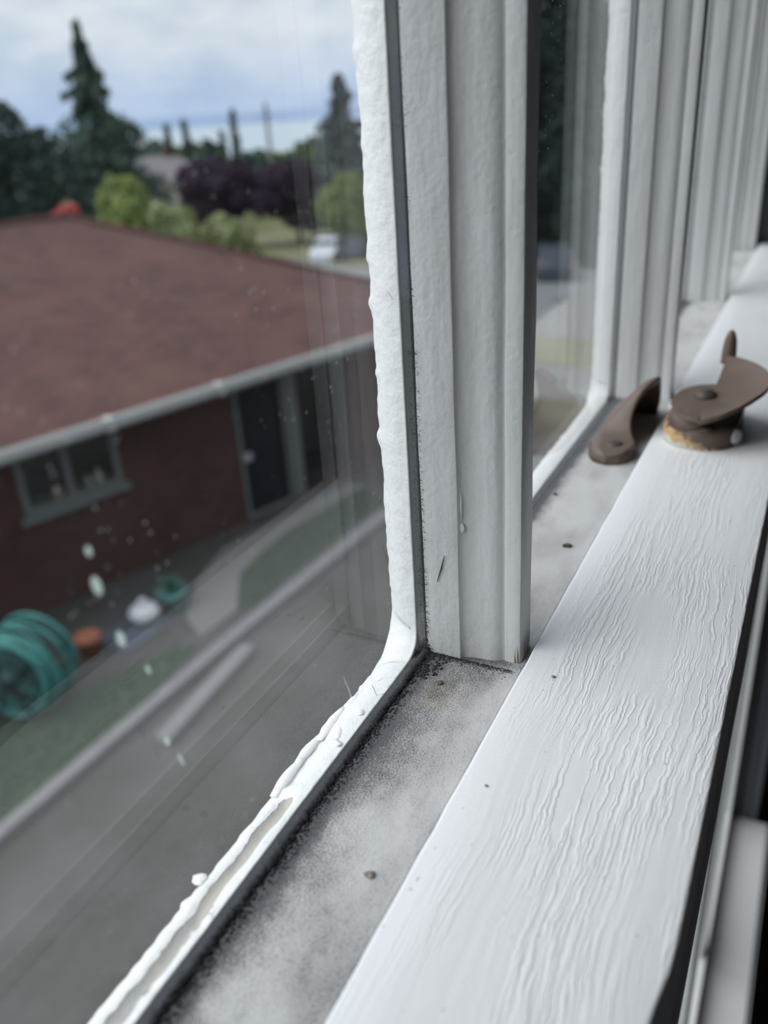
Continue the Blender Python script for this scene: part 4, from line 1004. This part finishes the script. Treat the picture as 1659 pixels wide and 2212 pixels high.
def conifer(name, x, y, zb, zt, w, m, label, n=8000, leaf=0.2, tiers=22, droop=0.25, group=None, power=0.9, ragged=0.25):
    t_ = thing(name, (x, y, zb), label, 'tree', group); h = zt - zb
    trunk(t_, [(x, y, zb), (x, y, zb + h * .5), (x, y, zt)], 0.018 * h, 0.02)
    P = []
    for k in range(tiers):
        f = (k + 0.5) / tiers; z = zb + h * (0.06 + 0.93 * f); R = (w / 2) * (1 - f) ** power * rng.uniform(1 - ragged, 1 + ragged) + 0.06
        nbr = max(4, int(9 * (1 - f) + 4))
        for j in range(nbr):
            a = rng.uniform(0, 6.28); L = R * rng.uniform(0.65, 1.1); q = max(8, int(n / tiers / nbr))
            s = rng.uniform(0.08, 1, q); sp_ = 0.20 * L * (1 - s * .5)
            P.append(np.stack([x + math.cos(a) * L * s + rng.normal(0, 1, q) * sp_ * .5, y + math.sin(a) * L * s + rng.normal(0, 1, q) * sp_ * .5, z - droop * L * s ** 1.5 + rng.normal(0, 1, q) * h * .010], 1))
    leaves(np.concatenate(P), leaf, t_, m, 'foliage', 1.4); return t_
F_DARK = leaf_mat('dark_evergreen_leaves', (0.030, 0.052, 0.048), (0.058, 0.088, 0.072))
F_CON = leaf_mat('fir_needles', (0.060, 0.100, 0.082), (0.110, 0.155, 0.120))
F_GREY = leaf_mat('grey_green_needles', (0.075, 0.105, 0.11), (0.11, 0.145, 0.145))
F_PLUM = leaf_mat('purple_plum_leaves', (0.050, 0.030, 0.055), (0.085, 0.055, 0.085))
F_LIME = leaf_mat('yellow_green_leaves', (0.17, 0.22, 0.065), (0.27, 0.31, 0.11), 1.8)
F_PALE = leaf_mat('pale_variegated_leaves', (0.21, 0.26, 0.10), (0.40, 0.43, 0.24), 2.5)
F_MID = leaf_mat('mid_green_leaves', (0.075, 0.13, 0.055), (0.13, 0.18, 0.08))
F_RED = leaf_mat('coral_rose_petals', (0.55, 0.12, 0.12), (0.65, 0.22, 0.20))

conifer('fir_tree', 50.7, 48.3, gz(50.7, 48.3), 6.3, 15.5, F_CON, 'tall ragged fir tree rising highest above the brown roof', 20000, 0.20, 30, 0.30, None, 1.15, 0.35)
broadleaf('evergreen_tree', 33.2, 37.6, -6.0, 0.75, 6.6, F_DARK, 'broad dark evergreen at the left edge behind the brown roof', 14000, 0.2, 0.9, 26)
broadleaf('evergreen_tree', 37.6, 39.8, -6.0, 0.55, 6.8, F_DARK, 'dark rounded evergreen at the foot of the tall fir', 9000, 0.2, 0.9, 20)
broadleaf('evergreen_tree', 30.0, 40.5, -6.0, 1.6, 6.0, F_DARK, 'dark evergreen whose crown rises at the far left edge', 9000, 0.2, 0.9, 20)
# wooded slope towards the water
trees = []
for az_, el_, d_, wdeg, k in [(39.55, -0.35, 120, 1.3, 'c'), (38.5, -0.2, 116, 1.2, 'c'), (41.0, -1.35, 128, 3.4, 'b'), (39.2, -1.5, 136, 2.6, 'b'), (37.4, -1.5, 124, 2.8, 'b'), (36.6, -1.9, 140, 2.4, 'b'), (34.6, -2.4, 120, 2.6, 'b'), (35.55, 0.25, 135, 1.15, 'c'), (36.35, -0.9, 140, 1.0, 'c'), (33.9, -2.3, 145, 2.6, 'b'), (32.4, -2.4, 128, 2.4, 'b'), (31.2, -1.3, 130, 2.6, 'b'), (43.2, -1.1, 118, 3.0, 'b'), (42.0, -1.0, 150, 3.2, 'b'), (40.1, -1.3, 155, 3.2, 'b'), (38.3, -1.5, 160, 3.0, 'b'), (35.0, -2.2, 165, 2.6, 'b'), (33.0, -2.1, 168, 3.0, 'b'), (38.0, -2.2, 112, 2.6, 'b'), (37.0, -1.6, 180, 2.6, 'b')]:
    a_ = math.radians(az_); trees.append((d_ * math.cos(a_), d_ * math.sin(a_), d_ * math.tan(math.radians(el_)), math.radians(wdeg) * d_, k))
names = ['first spire-topped tree on the far wooded slope right of the tall fir', 'second spire-topped tree on the far wooded slope right of the tall fir', None, None, None, None, None, None, 'slim dark conifer standing against the bright water', 'short pointed tree just left of the slim dark conifer']
for i, (x, y, zt, w, k) in enumerate(trees):
    zb = gz(x, y) - 0.3
    if k == 'c': conifer('spruce_tree', x, y, zb, zt, w, F_CON, names[i] if i < len(names) and names[i] else 'pointed tree on the far wooded slope', 3500, 0.3, 16, 0.2, 'trees on the far wooded slope', 0.8)
    else: broadleaf('leafy_tree', x, y, zb, zt, w, F_MID if i % 2 else F_CON, 'rounded green tree on the far wooded slope below the water', 3600, 0.55, 0.92, 14, 'tree', 'rounded trees on the far wooded slope')
conifer('pine_tree', 76.5, 42.4, gz(76, 42), 2.6, 11.0, F_GREY, 'grey-green pine at the right, next to the white window putty', 10000, 0.28, 22, 0.1, None, 0.75)
broadleaf('leafy_tree', 85.0, 52.3, 0, -2.4, 4.0, F_MID, 'small tree at the left foot of the grey-green pine', 3000, 0.25, 0.9, 10)
broadleaf('plum_tree', 66.6, 49.9, 0, -3.4, 9.0, F_PLUM, 'larger purple-leaved plum tree on the grass bank above the road', 12000, 0.26, 0.74, 26)
broadleaf('plum_tree', 68.6, 43.2, 0, -4.0, 8.4, F_PLUM, 'smaller purple-leaved plum tree right of the larger one', 7000, 0.24, 0.72, 18)
broadleaf('shrub', 57.9, 32.0, 0, -3.9, 5.2, F_LIME, 'yellow-green shrub right of the purple trees', 7000, 0.22, 0.97, 16, 'shrub')
broadleaf('shrub', 62.0, 30.0, 0, -5.0, 5.0, F_MID, 'green shrub behind the parked cars', 5000, 0.22, 0.97, 14, 'shrub')
for (x, y, zt, w, m, lab) in [(20.6, 18.9, -1.65, 2.8, F_LIME, 'tallest yellow-green bush behind the roof, under the grey house'), (19.9, 17.0, -2.35, 2.4, F_PALE, 'pale variegated bush along the roof edge'), (21.9, 16.6, -2.65, 2.6, F_PALE, 'pale flowering bush nearest the purple tree'), (18.6, 17.4, -2.15, 2.0, F_LIME, 'leftmost yellow-green bush beside the coral roses'), (22.6, 18.6, -2.9, 2.2, F_LIME, 'yellow-green bush between the pale bush and the purple tree')]:
    broadleaf('bush', x, y, -6.0, zt, w, m, lab, 6000, 0.11, 0.97, 16, 'bush', 'bushes behind the brown roof')
rb = broadleaf('rose_bush', 15.35, 15.9, -6.0, -1.75, 1.5, F_MID, 'coral rose bush peeking over the roof ridge', 2500, 0.08, 0.95, 10, 'bush')
leaves(blob_points([(15.30, 15.86, -1.83, .22, .22, .17), (15.1, 16.05, -1.9, .12, .12, .10)], 500), 0.06, rb, F_RED, 'blossom')
# big trees seen through the second pane
broadleaf('maple_tree', 47.3, 13.6, 0, 9.6, 7.6, F_DARK, 'tall dark tree with gaps of sky seen through the second pane', 10000, 0.34, 0.95, 34, holes=0.24)
broadleaf('maple_tree', 58.0, 7.5, 0, 8.0, 8.5, F_DARK, 'dark tree behind the second pane, right of the gappy one', 13000, 0.40, 0.95, 30)
broadleaf('maple_tree', 56.0, 22.8, 0, 9.0, 8.5, F_DARK, 'dark tree behind the moulded bar, left of the gappy one', 8000, 0.36, 0.93, 26)
broadleaf('hedge_bush', 43.6, 10.6, 0, -3.2, 3.6, F_DARK, 'dark hedge bush behind the car with the red lamp', 5000, 0.2, 0.97, 16, 'bush')
broadleaf('hedge_bush', 44.0, 14.4, 0, -3.0, 3.6, F_DARK, 'dark hedge bush left of the car with the red lamp', 5000, 0.2, 0.97, 16, 'bush')
broadleaf('hedge_bush', 43.5, 5.9, 0, -3.3, 3.8, F_MID, 'green hedge bush right of the dark car', 5000, 0.2, 0.97, 16, 'bush')

# ------------------------------------------------------------------ far houses and pole
M_GROOF = plain('grey_roof', (0.17, 0.155, 0.16), 0.9, 0.12, 1.0); M_CREAM = plain('cream_wall', (0.42, 0.39, 0.31), 0.8, 0.08, 1.0); M_WIN = plain('far_window', (0.05, 0.06, 0.07), 0.2)
def far_house(x, y, ang, zb, wz, L, D, rz_, label):
    T = Matrix.Translation((x, y, 0)) @ Matrix.Rotation(ang, 4, 'Z'); h = thing('house', (x, y, zb), label, 'house')
    bm = bmesh.new(); box(bm, -L / 2 + .4, L / 2 - .4, -D / 2 + .4, D / 2 - .4, zb, wz, T); bmo('wall', bm, M_CREAM, h)
    q = [(-L / 2, -D / 2, wz), (L / 2, -D / 2, wz), (L / 2, D / 2, wz), (-L / 2, D / 2, wz), (-L / 2 + D / 2.4, 0, rz_), (L / 2 - D / 2.4, 0, rz_)]
    V = [T @ Vector(v) for v in q]; pyd('roof', V, [(0, 1, 5, 4), (1, 2, 5), (2, 3, 4, 5), (3, 0, 4), (0, 3, 2, 1)], M_GROOF, h)
    bm = bmesh.new(); box(bm, -.4, .4, -.4, .4, rz_ - .8, rz_ + .5, T @ Matrix.Translation((L * .12, 0, 0))); bmo('chimney', bm, M_BRICK, h)
    for sx_ in (-.3, 0, .3):
        bm = bmesh.new(); box(bm, sx_ * L - .5, sx_ * L + .5, -D / 2 + .36, -D / 2 + .42, wz - 1.6, wz - .5, T); bmo('window', bm, M_WIN, h)
far_house(76.7, 65.7, -0.75, -12.2, -6.4, 13.5, 11.0, -3.6, 'grey-roofed cream house between the fir and the purple tree')
far_house(94.0, 48.5, -0.9, -12.5, -6.9, 12.0, 9.0, -4.2, 'grey-roofed house behind the yellow-green shrub at the right')
pole_ = thing('utility_pole', (104.0, 68.9, gz(104.0, 68.9)), 'pale utility pole standing against the bright water', 'pole')
bm = bmesh.new(); tube(bm, [(104.0, 68.9, gz(104.0, 68.9) - 0.05), (104.0, 68.9, 1.0)], [0.32, 0.24], 10); bmo('post', bm, plain('grey_timber_pole', (0.22, 0.23, 0.25), 0.9), pole_)
boxo('crossarm', 102.8, 105.2, 68.8, 69.0, -0.6, -0.4, plain('grey_timber_arm', (0.20, 0.21, 0.22), 0.9), pole_)
